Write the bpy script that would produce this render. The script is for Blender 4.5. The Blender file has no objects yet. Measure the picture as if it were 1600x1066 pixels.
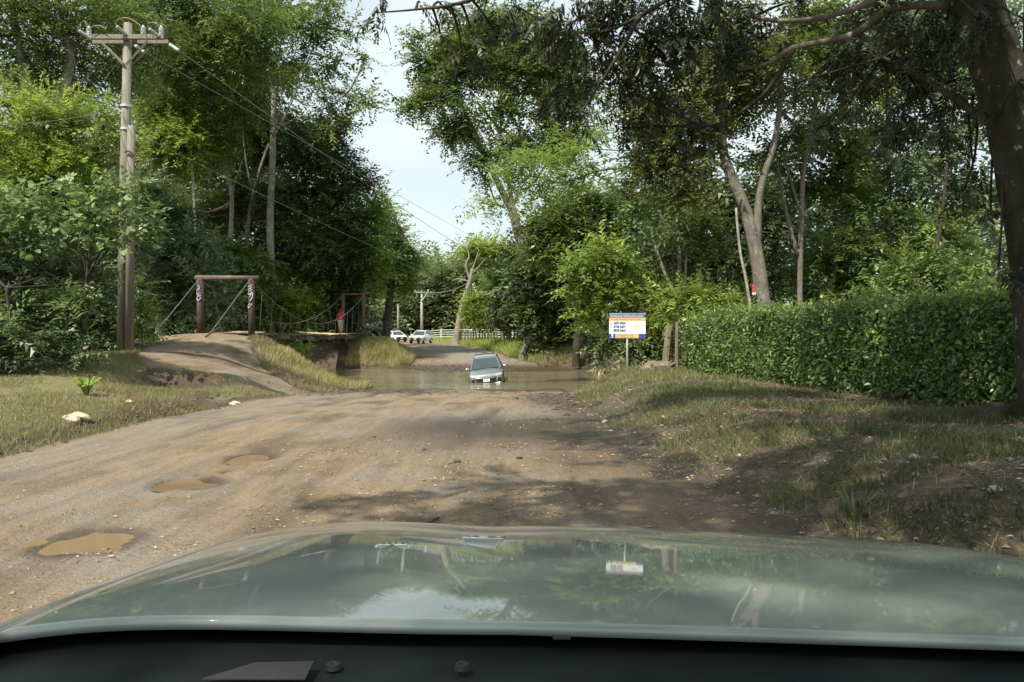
import bpy, bmesh, math, random
import numpy as np
from mathutils import Vector, Matrix

# ------------------------------------------------------------------ camera, world, sun, exposure
scene = bpy.context.scene
COL = scene.collection
F = 1244.4; EYE = 1.6; HZ = 515.0          # focal length in photo pixels, eye height, horizon row
cam_d = bpy.data.cameras.new('camera'); cam = bpy.data.objects.new('camera', cam_d); COL.objects.link(cam)
cam.location = (0, 0, EYE); cam.rotation_euler = (math.radians(90), 0, 0)
cam_d.sensor_width = 36; cam_d.lens = 28.0; cam_d.shift_y = -18 / 1600
cam_d.clip_start = 0.05; cam_d.clip_end = 3000
scene.camera = cam

SUN_DIR = Vector((-0.38, -0.60, 0.95)).normalized()      # towards the sun
SUN_EL = math.asin(SUN_DIR.z); SUN_AZ = math.atan2(SUN_DIR.x, SUN_DIR.y)
world = bpy.data.worlds.new('World'); scene.world = world; world.use_nodes = True
wn = world.node_tree; wn.nodes.clear()
wo = wn.nodes.new('ShaderNodeOutputWorld'); bg = wn.nodes.new('ShaderNodeBackground')
sky = wn.nodes.new('ShaderNodeTexSky'); sky.sky_type = 'NISHITA'; sky.sun_disc = False
sky.sun_elevation = SUN_EL; sky.sun_rotation = SUN_AZ; sky.dust_density = 2.0; sky.air_density = 1.2
tc = wn.nodes.new('ShaderNodeTexCoord'); mp = wn.nodes.new('ShaderNodeMapping')
mp.inputs['Scale'].default_value = (1.0, 1.0, 2.6)
wnz = wn.nodes.new('ShaderNodeTexNoise'); wnz.inputs['Scale'].default_value = 2.3; wnz.inputs['Detail'].default_value = 7
wnz.inputs['Roughness'].default_value = 0.55
rmp = wn.nodes.new('ShaderNodeValToRGB')
rmp.color_ramp.elements[0].position = 0.36; rmp.color_ramp.elements[0].color = (0.42, 0.42, 0.42, 1)
rmp.color_ramp.elements[1].position = 0.70; rmp.color_ramp.elements[1].color = (0.97, 0.97, 0.97, 1)
mxw = wn.nodes.new('ShaderNodeMix'); mxw.data_type = 'RGBA'
mxw.inputs['B'].default_value = (6.2, 6.9, 6.75, 1)
wn.links.new(tc.outputs['Generated'], mp.inputs['Vector']); wn.links.new(mp.outputs['Vector'], wnz.inputs['Vector'])
wn.links.new(wnz.outputs['Fac'], rmp.inputs['Fac']); wn.links.new(rmp.outputs['Color'], mxw.inputs['Factor'])
wn.links.new(sky.outputs['Color'], mxw.inputs['A']); wn.links.new(mxw.outputs['Result'], bg.inputs['Color'])
bg.inputs['Strength'].default_value = 0.10
wn.links.new(bg.outputs['Background'], wo.inputs['Surface'])

sun_d = bpy.data.lights.new('sun', 'SUN'); sun = bpy.data.objects.new('sun', sun_d); COL.objects.link(sun)
sun_d.energy = 4.2; sun_d.angle = math.radians(0.6); sun_d.color = (1.0, 0.93, 0.82)
sun.rotation_euler = SUN_DIR.to_track_quat('Z', 'Y').to_euler(); sun.location = (0, 0, 60)

scene.view_settings.view_transform = 'Standard'; scene.view_settings.look = 'None'
scene.view_settings.exposure = 0.72; scene.view_settings.gamma = 1.0; scene.view_settings.use_curve_mapping = False
scene.render.engine = 'CYCLES'
scene.cycles.max_bounces = 6; scene.cycles.diffuse_bounces = 3; scene.cycles.glossy_bounces = 3
scene.cycles.transmission_bounces = 4; scene.cycles.transparent_max_bounces = 6
scene.cycles.caustics_reflective = False; scene.cycles.caustics_refractive = False

RNG = np.random.default_rng(7); random.seed(7)

# ------------------------------------------------------------------ helpers
def at(px, py, dist):
    return np.array([(px - 800) / F * dist, dist, EYE - (py - HZ) / F * dist])

def S(a, b, x):
    t = np.clip((np.asarray(x, float) - a) / (b - a), 0, 1); return t * t * (3 - 2 * t)

def lerp(a, b, t): return a + (b - a) * t

def _h(ix, iy, seed):
    n = (ix.astype(np.int64) * 374761393 + iy.astype(np.int64) * 668265263 + seed * 974634777) & 0x7fffffff
    n = ((n ^ (n >> 13)) * 1274126177) & 0x7fffffff
    return ((n ^ (n >> 16)) & 0xffff) / 65535.0

def vnoise(x, y, seed=0):
    x = np.asarray(x, float); y = np.asarray(y, float)
    ix = np.floor(x); iy = np.floor(y); fx = x - ix; fy = y - iy
    fx = fx * fx * (3 - 2 * fx); fy = fy * fy * (3 - 2 * fy)
    a = _h(ix, iy, seed); b = _h(ix + 1, iy, seed); c = _h(ix, iy + 1, seed); d = _h(ix + 1, iy + 1, seed)
    return lerp(lerp(a, b, fx), lerp(c, d, fx), fy) * 2 - 1

def fbm(x, y, seed=0, octs=4):
    s = 0; a = 0.5
    for k in range(octs):
        s = s + a * vnoise(x * 2 ** k, y * 2 ** k, seed + k * 17); a *= 0.5
    return s

def tag(o, label=None, cat=None, group=None, kind=None):
    if label: o['label'] = label
    if cat: o['category'] = cat
    if group: o['group'] = group
    if kind: o['kind'] = kind
    return o

def thing(name, label, cat, loc=(0, 0, 0), rot=(0, 0, 0), group=None):
    o = bpy.data.objects.new(name, None); COL.objects.link(o)
    o.location = loc; o.rotation_euler = rot; o.empty_display_size = 0.2
    return tag(o, label, cat, group)

def link(name, me, m=None, parent=None):
    o = bpy.data.objects.new(name, me); COL.objects.link(o)
    if m is not None and len(me.materials) == 0: me.materials.append(m)
    if parent is not None:
        o.parent = parent                # parts are built in the thing's local space
    return o

def mesh_np(name, verts, faces, smooth=False):
    """verts (N,3), faces (M,k) uniform"""
    verts = np.ascontiguousarray(verts, dtype=np.float32); faces = np.ascontiguousarray(faces, dtype=np.int32)
    me = bpy.data.meshes.new(name)
    me.vertices.add(len(verts)); me.vertices.foreach_set('co', verts.ravel())
    m, k = faces.shape
    me.loops.add(m * k); me.loops.foreach_set('vertex_index', faces.ravel())
    me.polygons.add(m); me.polygons.foreach_set('loop_start', np.arange(0, m * k, k, dtype=np.int32))
    try: me.polygons.foreach_set('loop_total', np.full(m, k, dtype=np.int32))
    except Exception: pass
    me.polygons.foreach_set('use_smooth', np.full(m, smooth, dtype=bool))
    me.update(calc_edges=True)
    return me

class MB:
    """collects boxes, tubes, lathes; build() links them as one mesh object"""
    def __init__(s): s.v = []; s.f = []; s.n = 0
    def add(s, v, f):
        s.v.append(np.asarray(v, float)); s.f += [tuple(int(i) + s.n for i in q) for q in f]; s.n += len(v); return s
    def box(s, c, d, rz=0, rx=0, ry=0, taper=1.0):
        x, y, z = [k / 2 for k in d]
        v = np.array([(sx * x * (taper if sz > 0 else 1), sy * y * (taper if sz > 0 else 1), sz * z)
                      for sz in (-1, 1) for sy in (-1, 1) for sx in (-1, 1)])
        R = np.array(Matrix.Rotation(rz, 3, 'Z') @ Matrix.Rotation(ry, 3, 'Y') @ Matrix.Rotation(rx, 3, 'X'))
        v = v @ R.T + np.array(c)
        return s.add(v, [(0, 2, 3, 1), (4, 5, 7, 6), (0, 1, 5, 4), (1, 3, 7, 5), (3, 2, 6, 7), (2, 0, 4, 6)])
    def tube(s, pts, r, n=8, cap=True, wob=0.0, seed=0):
        pts = np.asarray(pts, float); m = len(pts)
        r = np.full(m, r, float) if np.isscalar(r) else np.asarray(r, float)
        t = np.gradient(pts, axis=0); t /= np.linalg.norm(t, axis=1)[:, None] + 1e-9
        up = np.array([0.13, 0.21, 0.97]) if abs(t[:, 2]).mean() < 0.8 else np.array([0.95, 0.2, 0.1])
        a = np.cross(t, up); a /= np.linalg.norm(a, axis=1)[:, None] + 1e-9
        b = np.cross(t, a)
        ang = np.arange(n) / n * 2 * math.pi
        rr = r[:, None] * np.ones(n)
        if wob:
            rg = np.random.default_rng(seed)
            prof = 1 + wob * np.cos(ang * 3 + rg.uniform(0, 6)) + wob * .7 * np.cos(ang * 5 + rg.uniform(0, 6))
            rr = rr * prof[None, :] * (1 + wob * .8 * rg.standard_normal((m, n)) * .5)
        v = pts[:, None, :] + rr[..., None] * (np.cos(ang)[None, :, None] * a[:, None, :] + np.sin(ang)[None, :, None] * b[:, None, :])
        f = [(i * n + j, i * n + (j + 1) % n, (i + 1) * n + (j + 1) % n, (i + 1) * n + j) for i in range(m - 1) for j in range(n)]
        if cap: f += [tuple(range(n))[::-1], tuple((m - 1) * n + j for j in range(n))]
        return s.add(v.reshape(-1, 3), f)
    def lathe(s, prof, c=(0, 0, 0), n=16, axis='Z'):
        ang = np.arange(n) / n * 2 * math.pi; v = []
        for (r, z) in prof:
            for a in ang: v.append((r * math.cos(a), r * math.sin(a), z))
        v = np.array(v)
        if axis == 'X': v = v[:, [2, 0, 1]]
        if axis == 'Y': v = v[:, [0, 2, 1]]
        m = len(prof)
        f = [(i * n + j, i * n + (j + 1) % n, (i + 1) * n + (j + 1) % n, (i + 1) * n + j) for i in range(m - 1) for j in range(n)]
        f += [tuple(range(n))[::-1], tuple((m - 1) * n + j for j in range(n))]
        return s.add(v + np.array(c), f)
    def mesh(s, name, smooth=False):
        me = bpy.data.meshes.new(name)
        me.from_pydata(np.concatenate(s.v).tolist(), [], s.f); me.update()
        if smooth: me.polygons.foreach_set('use_smooth', np.full(len(me.polygons), True))
        return me
    def build(s, name, m, parent=None, smooth=False, bevel=0):
        o = link(name, s.mesh(name, smooth), m, parent)
        if bevel:
            b = o.modifiers.new('bevel', 'BEVEL'); b.width = bevel; b.segments = 2; b.limit_method = 'ANGLE'
        return o

# ------------------------------------------------------------------ materials
def new_mat(name):
    m = bpy.data.materials.new(name); m.use_nodes = True
    nt = m.node_tree; b = nt.nodes['Principled BSDF']; return m, nt, b

def ramp(nt, stops):
    r = nt.nodes.new('ShaderNodeValToRGB'); e = r.color_ramp.elements
    while len(e) < len(stops): e.new(0.5)
    for k, (p, c) in enumerate(stops): e[k].position = p; e[k].color = (*c, 1) if len(c) == 3 else c
    return r

def noise(nt, scale, detail=4, rough=0.55, coord='Object', mscale=(1, 1, 1)):
    t = nt.nodes.new('ShaderNodeTexCoord'); mp_ = nt.nodes.new('ShaderNodeMapping'); mp_.inputs['Scale'].default_value = mscale
    n = nt.nodes.new('ShaderNodeTexNoise'); n.inputs['Scale'].default_value = scale; n.inputs['Detail'].default_value = detail
    n.inputs['Roughness'].default_value = rough
    nt.links.new(t.outputs[coord], mp_.inputs['Vector']); nt.links.new(mp_.outputs['Vector'], n.inputs['Vector'])
    return n

def bump(nt, b, src, strength, dist):
    bn = nt.nodes.new('ShaderNodeBump'); bn.inputs['Strength'].default_value = strength; bn.inputs['Distance'].default_value = dist
    nt.links.new(src, bn.inputs['Height']); nt.links.new(bn.outputs['Normal'], b.inputs['Normal']); return bn

def simple(name, col, rough=0.6, metal=0.0, var=0.25, scale=8, bmp=0.0, spec=0.5, mscale=(1, 1, 1)):
    m, nt, b = new_mat(name)
    n = noise(nt, scale, 5, mscale=mscale)
    lo = tuple(c * (1 - var) for c in col); hi = tuple(min(1, c * (1 + var)) for c in col)
    r = ramp(nt, [(0.3, lo), (0.7, hi)])
    nt.links.new(n.outputs['Fac'], r.inputs['Fac']); nt.links.new(r.outputs['Color'], b.inputs['Base Color'])
    b.inputs['Roughness'].default_value = rough; b.inputs['Metallic'].default_value = metal
    b.inputs['Specular IOR Level'].default_value = spec
    if bmp: bump(nt, b, n.outputs['Fac'], 0.6, bmp)
    return m

def leaf_mat(name, cols, trans=0.32, rough=0.42):
    """cols: ramp over the per-leaf random attribute 'v'"""
    m, nt, b = new_mat(name)
    at_ = nt.nodes.new('ShaderNodeAttribute'); at_.attribute_name = 'v'
    k = len(cols); r = ramp(nt, [(i / (k - 1), c) for i, c in enumerate(cols)])
    nt.links.new(at_.outputs['Fac'], r.inputs['Fac']); nt.links.new(r.outputs['Color'], b.inputs['Base Color'])
    b.inputs['Roughness'].default_value = rough; b.inputs['Specular IOR Level'].default_value = 0.5
    tr = nt.nodes.new('ShaderNodeBsdfTranslucent'); mx = nt.nodes.new('ShaderNodeMixShader'); mx.inputs[0].default_value = trans
    hs = nt.nodes.new('ShaderNodeHueSaturation'); hs.inputs['Hue'].default_value = 0.485; hs.inputs['Value'].default_value = 1.5
    nt.links.new(r.outputs['Color'], hs.inputs['Color']); nt.links.new(hs.outputs['Color'], tr.inputs['Color'])
    nt.links.new(b.outputs[0], mx.inputs[1]); nt.links.new(tr.outputs[0], mx.inputs[2])
    nt.links.new(mx.outputs[0], nt.nodes['Material Output'].inputs['Surface'])
    return m

LEAF = {
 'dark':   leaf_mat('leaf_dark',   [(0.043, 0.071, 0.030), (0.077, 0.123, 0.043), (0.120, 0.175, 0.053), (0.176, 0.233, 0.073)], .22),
 'mid':    leaf_mat('leaf_mid',    [(0.060, 0.096, 0.027), (0.109, 0.167, 0.043), (0.160, 0.235, 0.054), (0.234, 0.309, 0.069)], .30),
 'bright': leaf_mat('leaf_bright', [(0.105, 0.159, 0.032), (0.174, 0.258, 0.050), (0.254, 0.352, 0.064), (0.348, 0.434, 0.089)], .36),
 'yellow': leaf_mat('leaf_yellow', [(0.112, 0.177, 0.034), (0.171, 0.260, 0.047), (0.224, 0.330, 0.062), (0.303, 0.394, 0.093)], .40),
 'olive':  leaf_mat('leaf_olive', [(0.051, 0.075, 0.022), (0.085, 0.115, 0.030), (0.128, 0.165, 0.040), (0.204, 0.235, 0.070)], .38),
 'blue':   leaf_mat('leaf_blue',   [(0.070, 0.109, 0.052), (0.124, 0.185, 0.085), (0.177, 0.250, 0.106), (0.274, 0.332, 0.132)], .28),
 'pale':   leaf_mat('leaf_pale',   [(.085, .14, .045), (.13, .20, .065), (.19, .27, .095), (.28, .36, .16)], .3, .4),
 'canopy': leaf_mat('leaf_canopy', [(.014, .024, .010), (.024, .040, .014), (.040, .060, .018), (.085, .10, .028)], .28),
 'hedge':  leaf_mat('leaf_hedge',  [(0.058, 0.100, 0.031), (0.096, 0.161, 0.041), (0.153, 0.242, 0.052), (0.384, 0.449, 0.086)], .3, .38),
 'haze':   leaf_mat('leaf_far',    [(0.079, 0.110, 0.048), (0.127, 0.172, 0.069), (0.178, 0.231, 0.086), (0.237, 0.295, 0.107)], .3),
}
GRASS = {
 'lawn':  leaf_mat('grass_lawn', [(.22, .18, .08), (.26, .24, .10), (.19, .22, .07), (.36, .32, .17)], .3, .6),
 'straw': leaf_mat('grass_straw', [(.10, .08, .045), (.19, .155, .09), (.30, .25, .14), (.20, .19, .08)], .25, .7),
 'tall':  leaf_mat('grass_tall', [(.24, .24, .08), (.32, .30, .11), (.40, .36, .17), (.48, .42, .24)], .35, .6),
 'field': leaf_mat('grass_field', [(.2, .27, .05), (.25, .33, .06), (.3, .38, .08), (.36, .4, .1)], .35, .6),
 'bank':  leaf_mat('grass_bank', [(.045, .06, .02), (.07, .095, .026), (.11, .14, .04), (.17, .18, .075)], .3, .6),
}
def bark_mat(name, lo, hi, spots=0.0, spotcol=(.42, .42, .38)):
    m, nt, b = new_mat(name)
    n = noise(nt, 6, 6, .65, mscale=(1, 1, .35)); n2 = noise(nt, 1.3, 3)
    mxn = nt.nodes.new('ShaderNodeMath'); mxn.operation = 'MULTIPLY_ADD'; mxn.inputs[1].default_value = 0.6
    mlt = nt.nodes.new('ShaderNodeMath'); mlt.operation = 'MULTIPLY'; mlt.inputs[1].default_value = 0.4
    nt.links.new(n2.outputs['Fac'], mlt.inputs[0])
    nt.links.new(n.outputs['Fac'], mxn.inputs[0]); nt.links.new(mlt.outputs[0], mxn.inputs[2])
    r = ramp(nt, [(.36, lo), (.62, hi)]); nt.links.new(mxn.outputs[0], r.inputs['Fac'])
    src = r.outputs['Color']
    if spots:
        n3 = noise(nt, 7.5, 3, .6); r3 = ramp(nt, [(spots, (0, 0, 0)), (spots + .03, (1, 1, 1))]); nt.links.new(n3.outputs['Fac'], r3.inputs['Fac'])
        mx = nt.nodes.new('ShaderNodeMix'); mx.data_type = 'RGBA'; mx.inputs['B'].default_value = (*spotcol, 1)
        nt.links.new(r3.outputs['Color'], mx.inputs['Factor']); nt.links.new(src, mx.inputs['A']); src = mx.outputs['Result']
    nt.links.new(src, b.inputs['Base Color']); b.inputs['Roughness'].default_value = .85; b.inputs['Specular IOR Level'].default_value = .2
    bump(nt, b, n.outputs['Fac'], 1.0 if name == 'bark_lichen' else .8, 0.09 if name == 'bark_lichen' else .03)
    return m
BARK = {
 'pale': bark_mat('bark_pale', (.15, .14, .11), (.34, .32, .26), .60, (.44, .43, .38)),
 'grey': bark_mat('bark_grey', (.08, .072, .055), (.2, .185, .15), .62, (.3, .3, .27)),
 'dark': bark_mat('bark_dark', (.022, .02, .015), (.07, .062, .046)),
 'big':  bark_mat('bark_lichen', (.016, .018, .011), (.06, .057, .037), .64, (.21, .21, .17)),
}

# ------------------------------------------------------------------ terrain
WATER_Z = -1.17
PUD = [(300, 755, 42, .26), (135, 845, 64, .32), (395, 714, 30, .30), (333, 738, 16, .14)]   # px, py, half width px, half length m
PUDS = []
for (px, py, hw, hl) in PUD:
    Y = EYE * F / (py - HZ); PUDS.append(((px - 800) / F * Y, Y, hw / F * Y, hl))

def terr(X, Y, detail=True):
    X = np.asarray(X, float); Y = np.asarray(Y, float)
    zr = np.interp(Y, [0, 14, 20, 26, 31, 37, 41, 45], [0, 0, -.2, -.5, -.83, -1.17, -1.5, -1.8])
    # left of the road
    t = np.clip(-6.4 - X, 0, None)
    Pl = .22 * S(.6, 2.5, t) + .28 * S(2, 5.5, t) + .36 * S(18, 26, Y) * S(3, 6, t)
    Pl = Pl + .56 * S(28.5, 38, Y) * np.exp(-((X + 14.6) / 3.2) ** 2)
    zl = lerp(zr, Pl, S(0, 1.2 + 4.6 * S(20, 34, Y), t))
    zl = zl - .13 * np.exp(-((t - .55) / .4) ** 2) * (1 - S(17, 20, Y))
    yb = 22.3 + .25 * np.sin(t * 2.3) + .15 * fbm(X * 2, Y * .5, 19, 2)
    zl = zl - (.20 + .06 * t) * S(18.5, 21.0, Y) * (1 - S(yb, yb + .22, Y)) * S(1.2, 1.8, t) * (1 - S(3.3, 4.4, t))
    zl = zl + .10 * np.exp(-((Y - 23.0) / .8) ** 2) * S(1.2, 1.8, t) * (1 - S(3.3, 4.4, t))
    # right of the road
    re = np.interp(Y, [4, 6, 9, 14, 19, 26], [2.5, 2.15, 1.75, 1.4, 1.2, 1.9])
    t2 = np.clip(X - re, 0, None)
    Pr = .30 + .14 * (1 - S(15, 21, Y)) + .08 * np.exp(-((X - 3.6) / 1.6) ** 2 - ((Y - 21) / 5) ** 2)
    Pr = Pr - 2.1 * S(25.0, 30.5, Y) * (1 - S(7, 10, X))
    zl2 = lerp(zr, Pr, S(.05, 1.9, t2))
    near = np.where(X < -6.4, zl, np.where(X > re, zl2, zr))
    # far bank
    xc = np.interp(Y, [45, 52, 60, 75, 88, 110, 140, 200], [-1.6, -1.6, -3.4, -6.6, -9.9, -17, -32, -70])
    hw = np.interp(Y, [48, 60, 90], [6.0, 3.9, 3.2])
    zf = np.interp(Y, [48, 51, 55, 60, 70, 85, 110], [-1.6, -1.17, -.95, -.72, -.32, 0, .1])
    tl = np.clip(xc - hw - X, 0, None); tr = np.clip(X - xc - hw, 0, None)
    fl = lerp(zf, .5 - .3 * S(72, 90, Y), S(0, 2.2, tl))
    fr = lerp(zf, .28 + .35 * S(0, 8, X), S(0, 4.5 - 1.5 * S(60, 80, Y), tr))
    far = np.where(tl > 0, fl, np.where(tr > 0, fr, zf))
    base = np.where(Y < 45, near, far)
    yn = np.interp(X, [-30, -18, -14, -10, -7, 8, 10, 14], [51, 47, 41.5, 40.5, 38.5, 38.5, 44, 45])
    yf = np.interp(X, [-30, -9, -7.5, -5, 3, 6, 30], [57.5, 57.5, 55, 50.5, 51, 56, 57])
    a = S(yn - 2.5, yn + 4.5, Y) * (1 - S(yf - 2.6, yf + 2.2, Y))
    z = lerp(base, -1.95, a)
    if detail:
        road = roadmask(X, Y)
        bank = (1 - road)
        z = z + bank * (.10 * fbm(X * .45, Y * .45, 3, 3) + .055 * fbm(X * 2.0, Y * 2.0, 5, 4)) * S(3, 8, Y) * (1 - a * .8)
        z = z + road * (.020 * fbm(X * 1.5, Y * .33, 9, 3) + .012 * fbm(X * 5, Y * 3.2, 11, 4))
        # wheel ruts curving to the ford
        ax = -2.6 + .05 * (Y - 8)
        for off in (-2.6, -1.1, .5, 2.0):
            dx_ = X - ax - off - .25 * np.sin(Y * .21 + off); amp = .5 + .5 * S(-.3, .4, fbm(X * .3, Y * .18, 61, 2))
            z = z + road * amp * (-.034 * np.exp(-(dx_ / .15) ** 2) + .018 * np.exp(-((np.abs(dx_) - .27) / .09) ** 2)) * (1 - S(30, 36, Y))
        z = z + road * .012 * (np.abs(fbm(X * 2.2 + Y * .9, Y * 1.4, 71, 3)) * 2 - .5) * S(-.1, .3, fbm(X * .35, Y * .3, 73, 2))
        for (x0, y0, rx, ry) in PUDS:
            d = np.sqrt(((X - x0) / rx) ** 2 + ((Y - y0) / ry) ** 2) + .35 * fbm(X * 5, Y * 5, 23, 3)
            z = z - .036 * (1 - S(.35, 1.6, d)) * road
        # churned mud at the edges of the ford
        m = np.exp(-((X - 1.5) / .9) ** 2 - ((Y - 21.5) / 4.0) ** 2) + .8 * np.exp(-((X + 4.8) / 2.2) ** 2 - ((Y - 27) / 2.6) ** 2)
        z = z + m * (.02 + .15 * np.abs(fbm(X * 1.3, Y * .8, 31, 5)))
        z = z + .10 * fbm(X * .9, Y * .6, 37, 4) * S(18, 26, Y) * (1 - S(44, 46, Y)) * (X > -8)
    return z

def roadmask(X, Y):
    re = np.interp(Y, [4, 6, 9, 14, 19, 26], [2.5, 2.15, 1.75, 1.4, 1.2, 1.9]) + .25 * fbm(X * .7, Y * .7, 41, 2)
    le = -6.5 - .25 * fbm(Y * .4, X * .3, 43, 3)
    n = S(-.35, .25, X - le) * (1 - S(-.3, .5, X - re)) * (1 - S(34, 40, Y))
    xc = np.interp(Y, [45, 52, 60, 75, 88, 110, 140, 200], [-1.6, -1.6, -3.4, -6.6, -9.9, -17, -32, -70])
    hw = np.interp(Y, [48, 60, 90], [6.0, 3.9, 3.2])
    f = (1 - S(hw - .5, hw + .5, np.abs(X - xc))) * S(46, 50, Y) * (1 - S(140, 180, Y))
    # foot path up to the bridge
    px_ = np.interp(Y, [23, 27, 31, 35, 39, 41], [-7.2, -9.6, -11.8, -13.6, -14.4, -14.4])
    pw = np.interp(Y, [23, 27, 33, 41], [3.6, 3.0, 2.2, 1.4])
    p = (1 - S(pw - .5, pw + .4, np.abs(X - px_ + .3 * fbm(X, Y, 47, 2)))) * S(21.5, 25, Y) * (1 - S(40.5, 41.5, Y))
    return np.clip(np.maximum(np.maximum(n, f), p), 0, 1)

def hz(x, y): return float(terr(np.array([x]), np.array([y]))[0])

xs = np.concatenate([np.linspace(-900, -120, 14)[:-1], np.linspace(-120, -40, 20)[:-1], np.linspace(-40, -14, 44)[:-1], np.linspace(-14, -7.5, 50)[:-1],
                     np.arange(-7.5, 3.6, .085), np.linspace(3.6, 14, 64), np.linspace(14, 50, 50)[1:], np.linspace(50, 120, 18)[1:], np.linspace(120, 900, 14)[1:]])
ys = np.concatenate([np.linspace(-300, -20, 10)[:-1], np.linspace(-20, 3, 20)[:-1], np.geomspace(3, 40, 260)[:-1],
                     np.geomspace(40, 140, 110)[:-1], np.geomspace(140, 1500, 20)])
GX, GY = np.meshgrid(xs, ys)
GZ = terr(GX, GY)
nx, ny = len(xs), len(ys)
idx = np.arange(nx * ny).reshape(ny, nx)
fq = np.stack([idx[:-1, :-1], idx[:-1, 1:], idx[1:, 1:], idx[1:, :-1]], -1).reshape(-1, 4)
gm = mesh_np('ground', np.stack([GX, GY, GZ], -1).reshape(-1, 3), fq, True)
RM = roadmask(GX, GY)
# earth cover masks: R road dirt, G leafy/grassy soil, B wet mud and darker road patches
wet_dark = np.exp(-((GX + 7.1) / .55) ** 2) * (1 - S(17, 20, GY)) + S(1.1, .2, 0) * 0
wet_dark = wet_dark + S(-.75, -1.05, GZ) * (GY < 60) + np.exp(-((GX - 1.5) / 1.1) ** 2 - ((GY - 21) / 4.0) ** 2) + .9 * np.exp(-((GX + 4.6) / 2.6) ** 2 - ((GY - 27.5) / 2.2) ** 2)
wet_dark = wet_dark + 1.0 * np.exp(-((GX + .1) / 2.0) ** 4 - ((GY - 13.0) / 2.0) ** 2) + .4 * np.exp(-((GX - 1.3) / .8) ** 2 - ((GY - 10) / 3) ** 2)  # darker, smoother patch across the middle of the road
for off in (-2.6, -1.1, .5, 2.0):
    wet_dark = wet_dark + .65 * np.exp(-((GX + 2.6 - .05 * (GY - 8) - off - .25 * np.sin(GY * .21 + off)) / .16) ** 2) * S(-.1, .35, fbm(GX * .5, GY * .25, 63, 2))
for (x0, y0, rx, ry) in PUDS:
    wet_dark = wet_dark + .8 * (1 - S(1.0, 1.75, np.sqrt(((GX - x0) / rx) ** 2 + ((GY - y0) / ry) ** 2)))
wet_dark = wet_dark + .9 * S(21.9, 22.2, GY) * (1 - S(22.9, 23.2, GY)) * (GX < -7.7) * (GX > -10.4)
wet_dark = wet_dark + .55 * np.exp(-((GX - np.interp(GY, [4, 6, 9, 14, 19, 26], [2.5, 2.15, 1.75, 1.4, 1.2, 1.9]) - .1) / .35) ** 2) * (GY < 24)
wet_dark = np.clip(wet_dark, 0, 1)
grs = ((GX < -6.9) & (GY < 26)) * S(.0, .3, fbm(GX * .5, GY * .5, 51, 3) + .35) * (1 - RM)
grs = np.maximum(grs, S(66, 76, GY) * (1 - RM))
grs = np.maximum(grs, ((GX > 2.0) & (GY > 19) & (GY < 27)) * .25 * (1 - RM))
gry = S(52, 56, GY) * (1 - S(72, 82, GY)) * np.exp(-((GX - np.interp(GY, [52, 60, 75, 88], [0, -2.2, -5.6, -9])) / 2.6) ** 4) * .9
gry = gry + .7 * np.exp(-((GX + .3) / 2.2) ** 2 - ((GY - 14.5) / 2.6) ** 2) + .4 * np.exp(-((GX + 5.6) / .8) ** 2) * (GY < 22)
col = np.stack([RM, grs, wet_dark, np.clip(gry, 0, 1)], -1).reshape(-1, 4).astype(np.float32)
ca = gm.color_attributes.new('cover', 'FLOAT_COLOR', 'POINT'); ca.data.foreach_set('color', col.ravel())

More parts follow.
